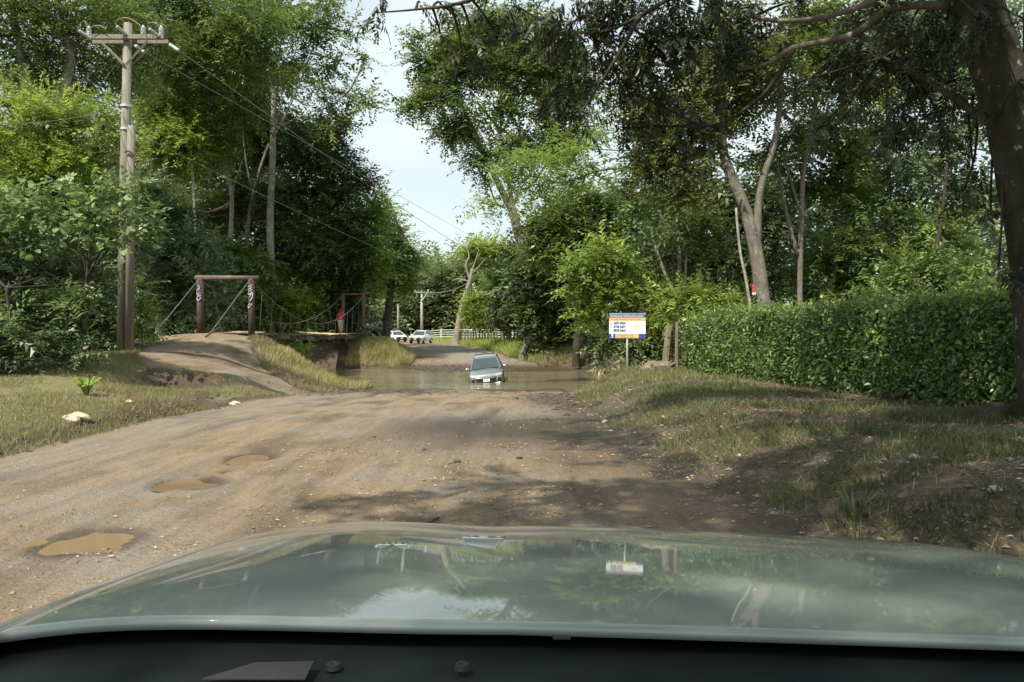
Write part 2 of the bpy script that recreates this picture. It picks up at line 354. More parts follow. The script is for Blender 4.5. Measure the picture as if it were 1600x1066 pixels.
def ground_mat():
    m, nt, b = new_mat('earth')
    L = nt.links.new
    vc = nt.nodes.new('ShaderNodeVertexColor'); vc.layer_name = 'cover'
    sep = nt.nodes.new('ShaderNodeSeparateColor'); L(vc.outputs['Color'], sep.inputs['Color'])
    nA = noise(nt, 1.1, 8, .6, mscale=(1, .35, 1)); nB = noise(nt, 16, 6, .7); nC = noise(nt, .45, 4, .6); nD = noise(nt, 55, 3, .6)
    nE = noise(nt, 2.2, 5, .6, mscale=(3.0, .22, 1))
    dirt = ramp(nt, [(.32, (.105, .076, .047)), (.45, (.20, .148, .092)), (.56, (.29, .22, .14)), (.72, (.215, .178, .135))])
    L(nA.outputs['Fac'], dirt.inputs['Fac'])
    # gravelly grey patches
    gp = ramp(nt, [(.50, (0, 0, 0)), (.62, (1, 1, 1))]); L(nC.outputs['Fac'], gp.inputs['Fac'])
    mg = nt.nodes.new('ShaderNodeMix'); mg.data_type = 'RGBA'; mg.inputs['B'].default_value = (.25, .235, .205, 1)
    mgf = nt.nodes.new('ShaderNodeMath'); mgf.operation = 'MULTIPLY'; mgf.inputs[1].default_value = .65
    L(gp.outputs['Color'], mgf.inputs[0]); mgx = nt.nodes.new('ShaderNodeMath'); mgx.operation = 'MAXIMUM'; L(mgf.outputs[0], mgx.inputs[0]); L(vc.outputs['Alpha'], mgx.inputs[1]); L(mgx.outputs[0], mg.inputs['Factor']); L(dirt.outputs['Color'], mg.inputs['A'])
    # streaks along the wheel tracks
    st = ramp(nt, [(.40, (.62, .60, .58)), (.55, (1, 1, 1)), (.72, (1.12, 1.1, 1.05))]); L(nE.outputs['Fac'], st.inputs['Fac'])
    ms = nt.nodes.new('ShaderNodeMix'); ms.data_type = 'RGBA'; ms.blend_type = 'MULTIPLY'; ms.inputs['Factor'].default_value = .38
    L(mg.outputs['Result'], ms.inputs['A']); L(st.outputs['Color'], ms.inputs['B'])
    sp = ramp(nt, [(.33, (.55, .52, .5)), (.5, (1, 1, 1)), (.68, (1.0, 1.0, 1.0)), (.76, (1.6, 1.55, 1.45))]); L(nB.outputs['Fac'], sp.inputs['Fac'])
    ms2 = nt.nodes.new('ShaderNodeMix'); ms2.data_type = 'RGBA'; ms2.blend_type = 'MULTIPLY'; ms2.inputs['Factor'].default_value = .55
    L(ms.outputs['Result'], ms2.inputs['A']); L(sp.outputs['Color'], ms2.inputs['B'])
    # soil off the road
    soil = ramp(nt, [(.3, (.05, .038, .024)), (.5, (.10, .078, .05)), (.68, (.17, .14, .095))]); L(nB.outputs['Fac'], soil.inputs['Fac'])
    green = ramp(nt, [(.3, (.12, .10, .05)), (.5, (.18, .165, .075)), (.7, (.24, .22, .11))]); L(nB.outputs['Fac'], green.inputs['Fac'])
    m1 = nt.nodes.new('ShaderNodeMix'); m1.data_type = 'RGBA'; L(sep.outputs['Green'], m1.inputs['Factor'])
    L(soil.outputs['Color'], m1.inputs['A']); L(green.outputs['Color'], m1.inputs['B'])
    m2 = nt.nodes.new('ShaderNodeMix'); m2.data_type = 'RGBA'
    # ragged edge between road and bank
    rag = nt.nodes.new('ShaderNodeMath'); rag.operation = 'MULTIPLY_ADD'; rag.inputs[1].default_value = .9; rag.inputs[2].default_value = -.45
    L(nB.outputs['Fac'], rag.inputs[0]); ad = nt.nodes.new('ShaderNodeMath'); ad.operation = 'ADD'; ad.use_clamp = True
    L(rag.outputs[0], ad.inputs[0]); L(sep.outputs['Red'], ad.inputs[1])
    rr_ = ramp(nt, [(.35, (0, 0, 0)), (.65, (1, 1, 1))]); L(ad.outputs[0], rr_.inputs['Fac'])
    L(rr_.outputs['Color'], m2.inputs['Factor']); L(m1.outputs['Result'], m2.inputs['A']); L(ms2.outputs['Result'], m2.inputs['B'])
    # wet mud and darker road patches
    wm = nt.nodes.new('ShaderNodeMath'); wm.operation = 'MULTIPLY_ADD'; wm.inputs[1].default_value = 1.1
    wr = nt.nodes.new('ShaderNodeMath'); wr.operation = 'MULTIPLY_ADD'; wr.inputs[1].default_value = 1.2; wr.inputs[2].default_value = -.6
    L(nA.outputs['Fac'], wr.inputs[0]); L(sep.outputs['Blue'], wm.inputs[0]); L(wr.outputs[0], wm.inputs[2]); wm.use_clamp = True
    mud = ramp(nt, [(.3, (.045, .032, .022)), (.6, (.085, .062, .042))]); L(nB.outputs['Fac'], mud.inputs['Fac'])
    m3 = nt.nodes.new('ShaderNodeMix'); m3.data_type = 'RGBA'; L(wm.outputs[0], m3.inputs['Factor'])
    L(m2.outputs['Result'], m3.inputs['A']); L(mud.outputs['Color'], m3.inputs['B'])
    L(m3.outputs['Result'], b.inputs['Base Color'])
    rg = nt.nodes.new('ShaderNodeMapRange'); rg.inputs['To Min'].default_value = .85; rg.inputs['To Max'].default_value = .42
    L(wm.outputs[0], rg.inputs['Value']); L(rg.outputs['Result'], b.inputs['Roughness'])
    b.inputs['Specular IOR Level'].default_value = .3
    mxb = nt.nodes.new('ShaderNodeMath'); mxb.operation = 'MULTIPLY_ADD'; mxb.inputs[1].default_value = .35
    L(nD.outputs['Fac'], mxb.inputs[0]); L(nB.outputs['Fac'], mxb.inputs[2])
    bump(nt, b, mxb.outputs[0], .9, .045)
    return m
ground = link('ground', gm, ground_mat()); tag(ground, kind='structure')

# river water
def water_mat(name, col, rough, bscale, bstr, ms=(1, 1, 1), foam=False):
    m, nt, b = new_mat(name)
    n = noise(nt, bscale, 4, .6, mscale=ms); n2 = noise(nt, .35, 3, .6, mscale=(.6, 1.6, 1))
    r = ramp(nt, [(.35, tuple(c * .75 for c in col)), (.65, tuple(c * 1.2 for c in col))]); nt.links.new(n2.outputs['Fac'], r.inputs['Fac'])
    nt.links.new(r.outputs['Color'], b.inputs['Base Color'])
    b.inputs['Roughness'].default_value = rough; b.inputs['IOR'].default_value = 1.33; b.inputs['Specular IOR Level'].default_value = .5
    bump(nt, b, n.outputs['Fac'], bstr, .02)
    return m
wxs = np.concatenate([np.linspace(-70, -14, 20)[:-1], np.arange(-14, 8, .14), np.linspace(8, 70, 22)]); wys = np.concatenate([np.linspace(26, 36, 10)[:-1], np.arange(36, 51, .14), np.linspace(51, 62, 12)])
WX, WY = np.meshgrid(wxs, wys); WZ = np.full_like(WX, WATER_Z)
_d = np.hypot((WX + 1.33) * .8, (WY - 43.6) * .45)      # ripples spreading from the wading car
WZ = WZ + (.022 * np.sin(_d * 7.5 + .8 * fbm(WX, WY, 3, 2)) * np.exp(-_d / 1.6) + .006 * fbm(WX * 1.4, WY * 3, 15, 3)) * S(36, 38, WY) * (1 - S(49, 51, WY))
wi = np.arange(WX.size).reshape(WX.shape)
wf = np.stack([wi[:-1, :-1], wi[:-1, 1:], wi[1:, 1:], wi[1:, :-1]], -1).reshape(-1, 4)
river = link('river', mesh_np('river', np.stack([WX, WY, WZ], -1).reshape(-1, 3), wf, True),
             water_mat('river_water', (.17, .155, .095), .09, 2.2, .7, (.45, 2.4, 1)))
tag(river, 'murky green brown river crossing the dirt road', kind='structure')
PUDM = water_mat('puddle_water', (.27, .19, .11), .05, 3, .05)
for k, (x0, y0, rx, ry) in enumerate(PUDS):
    a = np.linspace(0, 2 * math.pi, 40, endpoint=False)
    z0 = float(np.median(terr(x0 + rx * 1.15 * np.cos(a), y0 + ry * 1.15 * np.sin(a)))) - .006
    v = [(x0, y0, z0)] + [(x0 + rx * 1.5 * math.cos(t), y0 + ry * 1.5 * math.sin(t), z0) for t in a]
    f = [(0, i + 1, (i + 1) % 40 + 1) for i in range(40)]
    o = link('puddle', mesh_np('puddle', np.array(v), np.array(f)), PUDM); tag(o, kind='structure')

# ------------------------------------------------------------------ foliage
def leafquad(x0, y0, z0, dx, dy, dz, w, curl=.0):
    """kite shaped leaf from (x0..) along d, width w across"""
    d = np.array([dx, dy, dz], float); l = np.linalg.norm(d); u = d / l
    s = np.cross(u, (0, 0, 1)); s /= np.linalg.norm(s) + 1e-9
    p = np.array([x0, y0, z0], float); m = p + d * .45
    return np.array([p, m + s * w / 2 + np.array([0, 0, curl * l]), p + d + np.array([0, 0, -curl * l]), m - s * w / 2 + np.array([0, 0, curl * l])])

def tmpl_broad(n=9, ll=.17, lw=.085, rg=None):
    rg = rg or np.random.default_rng(1); q = []
    for k in range(n):
        x = k / n * .9; side = 1 if k % 2 else -1; a = math.radians(rg.uniform(35, 75)) * side
        L_ = ll * rg.uniform(.75, 1.25)
        q.append(leafquad(x, 0, rg.uniform(-.03, .03), L_ * math.cos(a), L_ * math.sin(a), rg.uniform(-.05, .03), lw * rg.uniform(.8, 1.2), .06))
    return np.array(q)

def tmpl_pinnate(n=8, ll=.14, lw=.045, droop=.25):
    rg = np.random.default_rng(2); q = []
    for k in range(n):
        x = .1 + k / n * .9; z = -droop * x * x; L_ = ll * (1.1 - .5 * abs(k / n - .45) * 1.4)
        for side in (1, -1):
            a = math.radians(68) * side
            q.append(leafquad(x, 0, z, L_ * math.cos(a), L_ * math.sin(a), -.02 + rg.uniform(-.02, .02), lw, .04))
    return np.array(q)

def tmpl_droop(rg):
    """drooping feather strips hanging both sides of a stalk, in metres"""
    q = []
    for k in range(9):
        x = .03 + k * .045; z = -.5 * x * x
        for side in (1, -1):
            a = math.radians(48 + rg.uniform(-22, 22)) * side; L_ = .112 * (1.1 - .06 * k) * rg.uniform(.7, 1.25)
            q.append(leafquad(x, 0, z, L_ * math.cos(a), L_ * math.sin(a), -L_ * rg.uniform(-.1, .8), .036 * rg.uniform(.8, 1.3), .04))
    return np.array(q)
def jit(T, rg, s_=.03):
    T = T.copy(); T += rg.normal(0, s_, (len(T), 1, 3)); c = T[:, :1]; T = c + (T - c) * rg.uniform(.65, 1.35, (len(T), 1, 1)); return T
_r = np.random.default_rng(11)
TM = {'broad': [tmpl_broad(rg=_r) for _ in range(5)], 'pin': [jit(tmpl_pinnate(), _r, .035) for _ in range(5)], 'bip': [tmpl_droop(_r) for _ in range(6)],
      'big': [tmpl_broad(6, .34, .26, _r) for _ in range(4)], 'fine': [tmpl_broad(14, .12, .055, _r) for _ in range(5)]}
TMT = {k: [np.stack([v[:, 0] + (v[:, 1] - v[:, 3]) * .55, v[:, 2], v[:, 0] - (v[:, 1] - v[:, 3]) * .55], 1) for v in L_] for k, L_ in TM.items()}   # three cornered leaves for trees further off
DM, SM = 6.1, 1.72

def rot_basis(ax, nrm):
    ax = ax / (np.linalg.norm(ax, axis=1)[:, None] + 1e-9)
    y = np.cross(nrm, ax); y /= np.linalg.norm(y, axis=1)[:, None] + 1e-9
    z = np.cross(ax, y)
    return np.stack([ax, y, z], -1)           # columns are the local axes

def place(T, P, R, sc, rg, vbase=None, vj=.28):
    """T (K,4,3), P (M,3), R (M,3,3), sc (M,) -> verts, v per quad"""
    if isinstance(T, list):
        pick = rg.integers(0, len(T), len(P)); K = len(T[0]); T = np.stack(T)[pick]; vb_ = rg.uniform(0, 1, len(P)) if vbase is None else vbase
        V = np.einsum('mij,mkqj->mkqi', R, T) * sc[:, None, None, None] + P[:, None, None, :]
        return V.reshape(-1, 3), np.clip(vb_[:, None] + rg.normal(0, vj, (len(P), K)), 0, 1).ravel()
    M = len(P); K = len(T)
    V = np.einsum('mij,kqj->mkqi', R, T) * sc[:, None, None, None] + P[:, None, None, :]
    v = (rg.uniform(0, 1, M) if vbase is None else vbase)[:, None] + rg.normal(0, vj, (M, K))
    return V.reshape(-1, 3), np.clip(v, 0, 1).ravel()

def leaf_object(name, V, v, m, parent=None):
    n = len(v); k = len(V) // n
    me = mesh_np(name, V, np.arange(n * k).reshape(n, k))
    a = me.attributes.new('v', 'FLOAT', 'FACE'); a.data.foreach_set('value', np.asarray(v, np.float32))
    return link(name, me, m, parent)

QUADS = [0]
def cloud(clumps, tm, size, dens, rg, droop=.15, flat=.0, subs=None, org=(0, 0, 0), tri=False):
    """clumps: (x,y,z,r[,rz factor]). Sub-lumps make an uneven crown; returns V, v, branch ends"""
    T = TMT[tm] if tri else TM[tm]
    if tri: size *= SM; dens *= DM
    Ps, Ax, vb = [], [], []; ends = []
    for c in clumps:
        x, y, z, r = c[:4]; fz = c[4] if len(c) > 4 else .8; dk = c[5] if len(c) > 5 else 1
        ns = (3 if (tm == 'bip' and r < .3) else subs) or max(5, int(6 + r * 1.6)); cen = np.array([x, y, z])
        for s in range(ns):
            d = rg.normal(size=3); d /= np.linalg.norm(d); rr = r * rg.uniform(.3, .78)
            sc_ = cen + d * rr * np.array([1, 1, fz]); sr = r * rg.uniform(.24, .42)
            ends.append((cen, sc_))
            n = max(1 if tm == 'bip' else 4, int(dens * dk * (sr / size) ** 2 * rg.uniform(.7, 1.3)))
            dd = rg.normal(size=(n, 3)); dd /= np.linalg.norm(dd, axis=1)[:, None]
            q = rg.uniform(0, 1, n) ** .42
            Ps.append(sc_ + dd * (q * sr)[:, None] * np.array([1, 1, .72 - flat]))
            ax = dd * .8 + d * .4 + rg.normal(0, .45, (n, 3)); ax[:, 2] = ax[:, 2] * .6 - droop
            Ax.append(ax); vb.append(np.clip(rg.uniform(.05, .8) + rg.normal(0, .14, n), 0, 1))
    P = np.concatenate(Ps); A = np.concatenate(Ax); vb = np.concatenate(vb); M = len(P)
    nr = np.stack([rg.normal(0, .45, M), rg.normal(0, .45, M), np.ones(M)], -1)
    V, v = place(T, P - np.array(org), rot_basis(A, nr), size * rg.uniform(.7, 1.35, M), rg, vb, .2)
    QUADS[0] += len(v) * (1 if tri else 2)
    return V, v, ends

def bez(a, b, sag=.0, k=5, rg=None):
    a = np.array(a, float); b = np.array(b, float); t = np.linspace(0, 1, k)[:, None]
    mid = (a + b) / 2 + np.array([0, 0, sag]) + (rg.normal(0, .06, 3) * np.linalg.norm(b - a) if rg is not None else 0)
    return (1 - t) ** 2 * a + 2 * t * (1 - t) * mid + t * t * b

def smooth_path(pts, k=4):
    pts = np.array(pts, float); n = len(pts)
    if n < 3: return np.linspace(0, 1, 5)[:, None] * (pts[-1] - pts[0]) + pts[0]
    out = []
    for i in range(n - 1):
        p0 = pts[max(i - 1, 0)]; p1 = pts[i]; p2 = pts[i + 1]; p3 = pts[min(i + 2, n - 1)]
        for t in np.arange(k) / k:
            out.append(.5 * ((2 * p1) + (-p0 + p2) * t + (2 * p0 - 5 * p1 + 4 * p2 - p3) * t * t + (-p0 + 3 * p1 - 3 * p2 + p3) * t ** 3))
    out.append(pts[-1]); return np.array(out)

def tree(name, label, cat, Y, trunks, clumps, leaf='mid', bark='grey', tm='broad', size=.8, dens=9, droop=.12, flat=.12, group=None, seed=0, twigs=True, ground_base=True, fz=.8, subs=None):
    """trunks: list of (pts [(px,py[,dY])], r0, r1) ; clumps: (px,py,rpx[,dY[,dens]]), all at distance Y"""
    rg = np.random.default_rng(seed + 100)
    W = lambda p: at(p[0], p[1], Y + (p[2] if len(p) > 2 else 0))
    tp = []
    for i, (pts, r0, r1) in enumerate(trunks):
        w = [W(p) for p in pts]
        if i == 0 and ground_base:
            b = w[0].copy(); g = hz(b[0], b[1]) - .15
            if b[2] > g + .05: w = [np.array([b[0] + (b[0] - w[1][0]) * .1, b[1], g])] + w
            else: w[0][2] = g
        tp.append((smooth_path(w), r0, r1))
    base = tp[0][0][0] if tp else W(clumps[0][:2] + (0,)) * np.array([1, 1, 0])
    root = thing(name, label, cat, tuple(base), group=group)
    tmb = MB()
    for i, (w, r0, r1) in enumerate(tp):
        rr = np.linspace(r0, r1, len(w)); 
        if i == 0 and ground_base: rr[0] *= 1.35
        tmb.tube(w - base, rr, 10 if r0 > .1 else 7, wob=.06, seed=seed + i)
    cl = []
    for c in clumps:
        dY = c[3] if len(c) > 3 else 0; p = at(c[0], c[1], Y + dY)
        cl.append((p[0], p[1], p[2], c[2] / F * (Y + dY), fz, c[4] if len(c) > 4 else 1))
    if tp: tmb.build('trunk', BARK[bark], root, smooth=True)
    if cl:
        V, v, ends = cloud(cl, tm, size, dens, rg, droop, flat, subs, base, True)
        leaf_object('crown', V, v, LEAF[leaf], root)
        if tp and twigs:
            bm_ = MB(); allp = np.concatenate([w for w, _, _ in tp])
            hi = allp[len(allp) // 3:]
            seen = {}
            for (cen, e) in ends:
                key = tuple(np.round(cen, 3))
                if key not in seen:
                    d = np.linalg.norm(hi - cen, axis=1); q = hi[np.argmin(d)]
                    rb = max(.03, min(.09, tp[0][2] * .8))
                    bm_.tube(bez(q, cen, -.1 * np.linalg.norm(q - cen), 6, rg) - base, np.linspace(rb, rb * .45, 6), 6, wob=.05, seed=seed)
                    seen[key] = 1
                bm_.tube(bez(cen, e, .05, 4, rg) - base, np.linspace(.035, .012, 4) * (1 + Y / 80), 4)
            tag(bm_.build('branches', BARK[bark], root, smooth=True), kind='stuff')
    return root

# ------------------------------------------------------------------ trees, left side
D = 46
tree('tall_tree', 'tall tree with straight pale trunk and airy feathery crown left of the sky gap', 'tree', 58,
     [([(424, 446), (422, 350), (426, 250), (428, 155), (428, 140)], .30, .17), ([(427, 150), (418, 100), (412, 20), (405, -60)], .15, .08),
      ([(430, 200), (440, 150), (436, 90), (450, 20)], .07, .04), ([(428, 215), (455, 160), (480, 100), (500, 40)], .08, .03),
      ([(430, 200), (480, 178), (540, 150)], .06, .03)],
     [(470, 45, 48, 0, .8), (510, 15, 34, 0, .8), (530, 95, 30, 0, .8), (552, 150, 26, 0, .9), (500, 140, 30, 0, .8), (450, 100, 36, 2), (430, 10, 50, 2), (578, 165, 16), (545, 48, 22), (520, 195, 22), (572, 85, 12)],
     leaf='mid', bark='pale', tm='broad', size=1.0, dens=26, seed=1)
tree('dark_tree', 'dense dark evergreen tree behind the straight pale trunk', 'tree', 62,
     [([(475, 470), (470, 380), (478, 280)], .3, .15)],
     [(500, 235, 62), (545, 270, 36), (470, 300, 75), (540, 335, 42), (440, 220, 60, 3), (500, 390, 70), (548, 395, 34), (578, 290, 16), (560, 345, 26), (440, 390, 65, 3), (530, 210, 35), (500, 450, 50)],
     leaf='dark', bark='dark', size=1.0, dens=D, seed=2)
tree('leaning_tree', 'grey trunk leaning against the straight pale trunk above the footbridge', 'tree', 59,
     [([(386, 440), (388, 350), (402, 280), (420, 225)], .18, .1), ([(395, 300), (384, 250), (378, 180), (375, 110)], .07, .04)],
     [(370, 80, 60), (330, 40, 55), (400, 150, 50, 2), (350, 150, 55, 3), (300, 90, 55, 3)], leaf='dark', bark='grey', tm='pin', size=1.0, dens=30, seed=3)
tree('slim_tree', 'slim grey trunk forking high, right of the footbridge gate beam', 'tree', 58,
     [([(360, 450), (361, 370), (362, 300), (352, 262)], .21, .11), ([(361, 300), (350, 270), (340, 245)], .05, .03), ([(362, 300), (375, 262), (383, 240)], .05, .02)],
     [(330, 225, 45, 2), (380, 300, 40, 4), (340, 330, 42, 3), (300, 330, 50, 3)], leaf='mid', bark='pale', size=.85, dens=D, seed=4)
tree('round_tree', 'bright green round crowned tree just right of the utility pole', 'tree', 50,
     [([(306, 430), (305, 360), (302, 290), (298, 240)], .12, .07)],
     [(262, 195, 42), (288, 220, 36), (240, 225, 34), (270, 250, 36, 1), (295, 190, 22), (245, 175, 25)], leaf='bright', bark='pale', tm='broad', size=.75, dens=60, seed=5)
tree('high_tree', 'high tree with mottled leaning trunk behind the pole crossarm, left', 'tree', 36,
     [([(92, 190), (98, 150), (110, 95), (103, 60), (96, 10)], .22, .15)],
     [(60, 40, 70), (130, 30, 60), (170, 90, 55, 3), (110, 130, 50, 3), (150, 0, 60), (205, 110, 50, 5), (225, 40, 60, 4)], leaf='mid', bark='pale', tm='pin', size=.95, dens=32, ground_base=False, seed=6)
tree('high_tree', 'high tree with grey trunk at the upper left corner', 'tree', 35,
     [([(42, 190), (38, 140), (32, 90), (25, 40), (10, -20)], .17, .12)],
     [(0, 20, 60), (20, 100, 50, 2), (-40, 60, 60), (50, -20, 60), (70, 130, 40, 4)], leaf='mid', bark='grey', tm='pin', size=.9, dens=36, ground_base=False, seed=7)
tree('broad_tree', 'broad feathery tree filling the top between pole and pale trunk', 'tree', 50,
     [([(250, 440), (255, 300), (280, 180), (290, 100)], .28, .15), ([(285, 150), (330, 60), (360, 10)], .1, .06), ([(280, 180), (230, 110), (200, 40)], .1, .05)],
     [(260, 60, 80), (320, 110, 70), (370, 30, 70), (200, 30, 70), (290, 0, 70), (360, 180, 60, 2), (400, 90, 60, 3), (240, 130, 60, 4), (320, 240, 60, 4)],
     leaf='mid', bark='grey', tm='pin', size=1.1, dens=34, seed=8)
tree('shrubby_tree', 'bushy yellow green tree covered with vines left of the utility pole', 'tree', 27,
     [([(120, 500), (110, 400), (100, 300)], .16, .08)],
     [(40, 230, 52), (110, 200, 45), (150, 240, 42), (20, 300, 55), (90, 290, 52), (150, 300, 45), (60, 170, 34), (-20, 210, 50), (165, 190, 28), (-40, 320, 60), (10, 165, 24)],
     leaf='bright', bark='dark', tm='fine', size=.62, dens=62, seed=9, droop=.05)
tree('vine_bush', 'darker green bush in the shade at the far left edge', 'bush', 19,
     [([(20, 590), (15, 500), (10, 450)], .06, .03)],
     [(10, 430, 60, 2), (-50, 460, 60, 2), (30, 530, 46), (-20, 550, 45), (70, 480, 46, 3), (60, 420, 50, 4), (-50, 380, 60, 2), (75, 550, 34, 1), (0, 500, 50, 1), (110, 470, 44, 2), (130, 520, 38, 2), (150, 440, 34, 3), (110, 555, 26, 1), (100, 420, 40, 3)], leaf='dark', bark='dark', size=.5, dens=44, seed=10)
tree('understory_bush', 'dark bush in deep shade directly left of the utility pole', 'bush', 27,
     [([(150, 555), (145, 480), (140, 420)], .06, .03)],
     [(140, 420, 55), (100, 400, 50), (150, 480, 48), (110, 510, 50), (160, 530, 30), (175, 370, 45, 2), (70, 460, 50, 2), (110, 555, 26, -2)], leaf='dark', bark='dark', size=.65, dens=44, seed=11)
tree('sunlit_bush', 'small sunlit yellow green bush beside the foot of the utility pole', 'bush', 31,
     [([(222, 530), (220, 500), (222, 470)], .03, .015)],
     [(218, 470, 18), (228, 495, 20), (215, 510, 17), (222, 450, 14), (233, 520, 16, 1)], leaf='yellow', bark='dark', size=.5, dens=50, seed=12)
tree('understory_tree', 'green undergrowth tree between utility pole and rusty footbridge gate', 'tree', 44,
     [([(270, 500), (268, 420), (260, 350)], .08, .04)],
     [(250, 330, 50), (290, 380, 50), (240, 400, 45), (275, 440, 45), (310, 430, 42), (245, 460, 40), (290, 490, 36), (225, 300, 40), (330, 480, 35)], leaf='blue', bark='dark', size=.85, dens=D, seed=13)
tree('understory_tree', 'green undergrowth tree seen through the rusty footbridge gate', 'tree', 57,
     [([(365, 505), (368, 450), (370, 420)], .06, .03)],
     [(345, 400, 40), (385, 400, 40), (350, 450, 36), (380, 470, 38), (345, 495, 26), (400, 440, 34), (370, 500, 22), (415, 480, 30), (320, 500, 22, -2)], leaf='mid', bark='dark', size=.8, dens=52, seed=14)
tree('riverside_bush', 'leafy bush above the middle of the footbridge deck', 'bush', 59,
     [([(450, 540), (455, 500)], .05, .03)],
     [(445, 470, 32), (475, 480, 26), (455, 500, 24), (485, 503, 14), (425, 500, 24), (470, 440, 34, 2)], leaf='bright', bark='dark', size=.8, dens=50, seed=15)
tree('riverside_bush', 'low green bush on the bank under the footbridge deck', 'bush', 46,
     [([(450, 560), (452, 545)], .03, .02)],
     [(430, 540, 16), (450, 546, 18), (470, 550, 14), (415, 534, 12)], leaf='bright', bark='dark', size=.5, dens=60, seed=16)
tree('dark_tree', 'dark shaded tree behind the far footbridge gate', 'tree', 66,
     [([(550, 530), (548, 450), (545, 400)], .25, .12)],
     [(520, 430, 44), (548, 420, 34), (545, 470, 30), (540, 495, 26), (510, 480, 40), (550, 380, 36, 2)], leaf='dark', bark='dark', size=1.0, dens=50, seed=17)
tree('roadside_tree', 'sunlit light green tree with a thick brown trunk behind the cyclist', 'tree', 72,
     [([(603, 545), (605, 510), (609, 470), (612, 440)], .42, .3), ([(611, 455), (618, 400), (627, 360)], .28, .2)],
     [(592, 335, 28), (610, 372, 32), (575, 340, 26, -9), (625, 410, 28), (603, 425, 34), (635, 445, 20), (585, 385, 34, -9), (578, 430, 28, -8), (605, 318, 14), (642, 395, 12), (580, 320, 16, -9)], leaf='yellow', bark='grey', size=1.05, dens=52, seed=18)
sn = tree('broken_stub', 'brown broken trunk tip poking above the light green crown', 'tree stump', 70, [([(627, 378), (628, 362), (624, 352)], .26, .05)], [], bark='grey', ground_base=False, seed=19)

# ------------------------------------------------------------------ far trees
tree('umbrella_tree', 'far flat topped umbrella tree in pale green above the bare tree', 'tree', 118,
     [([(770, 520), (768, 460), (765, 420)], .45, .2)],
     [(760, 392, 24), (790, 398, 26), (735, 398, 20), (805, 410, 20), (775, 412, 24), (820, 425, 22)], leaf='bright', bark='grey', size=1.6, dens=55, flat=.3, fz=.5, seed=20)
tree('bare_tree', 'dead bare tree with pale forked branches and leaning white trunk', 'tree', 86,
     [([(713, 534), (718, 500), (724, 470), (734, 440), (738, 420)], .5, .17), ([(735, 440), (728, 415), (733, 400), (728, 385)], .12, .05), ([(738, 420), (744, 405), (748, 390)], .1, .04),
      ([(733, 440), (715, 436), (706, 440)], .09, .03), ([(736, 430), (752, 412), (760, 402)], .08, .03)],
     [], bark='pale', ground_base=True, seed=21)
tree('climbing_plant', 'bright green climbing leaves hanging round the leaning white trunk', 'plant', 84,
     [], [(745, 470, 20), (733, 492, 15), (758, 450, 18), (768, 468, 18), (752, 490, 16), (740, 505, 8), (772, 440, 14)], leaf='bright', size=.9, dens=55, seed=22, twigs=False)
tree('roadside_tree', 'dark green tree standing over the dark wooden fence posts', 'tree', 74,
     [([(786, 535), (786, 500), (790, 470)], .22, .15), ([(796, 535), (797, 500), (800, 470)], .16, .1)],
     [(790, 440, 36), (815, 470, 36), (780, 480, 28), (840, 440, 40), (800, 410, 34), (830, 500, 30), (775, 505, 14)], leaf='mid', bark='grey', size=1.0, dens=52, seed=23)

# ------------------------------------------------------------------ right side
tree('giant_tree', 'tall leaning tree with spreading feathery crown right of the sky gap', 'tree', 66,
     [([(838, 470), (826, 430), (815, 385), (806, 350), (798, 320)], .52, .34), ([(800, 330), (780, 290), (755, 240), (738, 200), (722, 165), (712, 120)], .3, .1),
      ([(803, 335), (792, 270), (782, 210), (770, 190), (745, 160)], .2, .08), ([(782, 215), (784, 165), (790, 120)], .12, .06), ([(800, 325), (812, 300), (830, 290), (850, 262)], .18, .07),
      ([(790, 325), (776, 318), (768, 300)], .12, .06), ([(782, 210), (806, 170), (820, 140)], .09, .05)],
     [(665, 90, 34), (700, 120, 46), (680, 150, 42), (720, 190, 40), (740, 90, 48), (790, 100, 48), (835, 120, 46), (700, 60, 36), (690, 210, 26), (740, 245, 26), (650, 160, 22),
      (780, 160, 36), (850, 170, 44), (770, 240, 30), (810, 220, 34), (860, 230, 44), (900, 150, 50), (750, 40, 46), (820, 50, 50), (880, 80, 50), (900, 210, 40), (660, 60, 20), (760, 270, 18, 0), (632, 168, 8, 0)],
     leaf='mid', bark='grey', tm='broad', size=1.1, dens=34, seed=30, fz=.7)
tree('feathery_tree', 'yellow green feathery branches reaching left in front of the leaning tree', 'tree', 38,
     [([(1060, 500), (1062, 400), (1056, 330), (1040, 270), (1005, 262), (940, 266), (880, 285), (830, 275)], .12, .02), ([(1050, 290), (1010, 240), (960, 235), (900, 232)], .05, .02)],
     [(800, 285, 18), (830, 262, 26), (865, 245, 26), (900, 240, 26), (845, 290, 26), (780, 310, 14), (885, 275, 28), (925, 260, 22), (815, 240, 14), (930, 215, 20), (760, 318, 9), (790, 265, 12)],
     leaf='yellow', bark='grey', tm='pin', size=.85, dens=44, seed=31, flat=.35, fz=.5)
tree('spreading_tree', 'layered mid green spreading tree right of the leaning trunk', 'tree', 54,
     [([(900, 560), (905, 480), (915, 400), (920, 360)], .3, .15)],
     [(860, 340, 42), (910, 320, 42), (960, 330, 42), (880, 375, 46), (940, 380, 46), (990, 360, 42), (840, 385, 28), (1010, 330, 36), (830, 345, 18)], leaf='mid', bark='dark', size=1.0, dens=52, flat=.25, seed=32)
tree('bank_tree', 'dark tree overhanging the far river bank right of the fence', 'tree', 60,
     [([(815, 580), (818, 550), (832, 520), (838, 490)], .3, .2)],
     [(840, 440, 44), (870, 480, 46), (825, 480, 30), (900, 440, 44), (870, 420, 36), (920, 500, 46), (880, 525, 36), (950, 520, 46), (845, 510, 24)], leaf='dark', bark='grey', size=1.05, dens=52, seed=33)
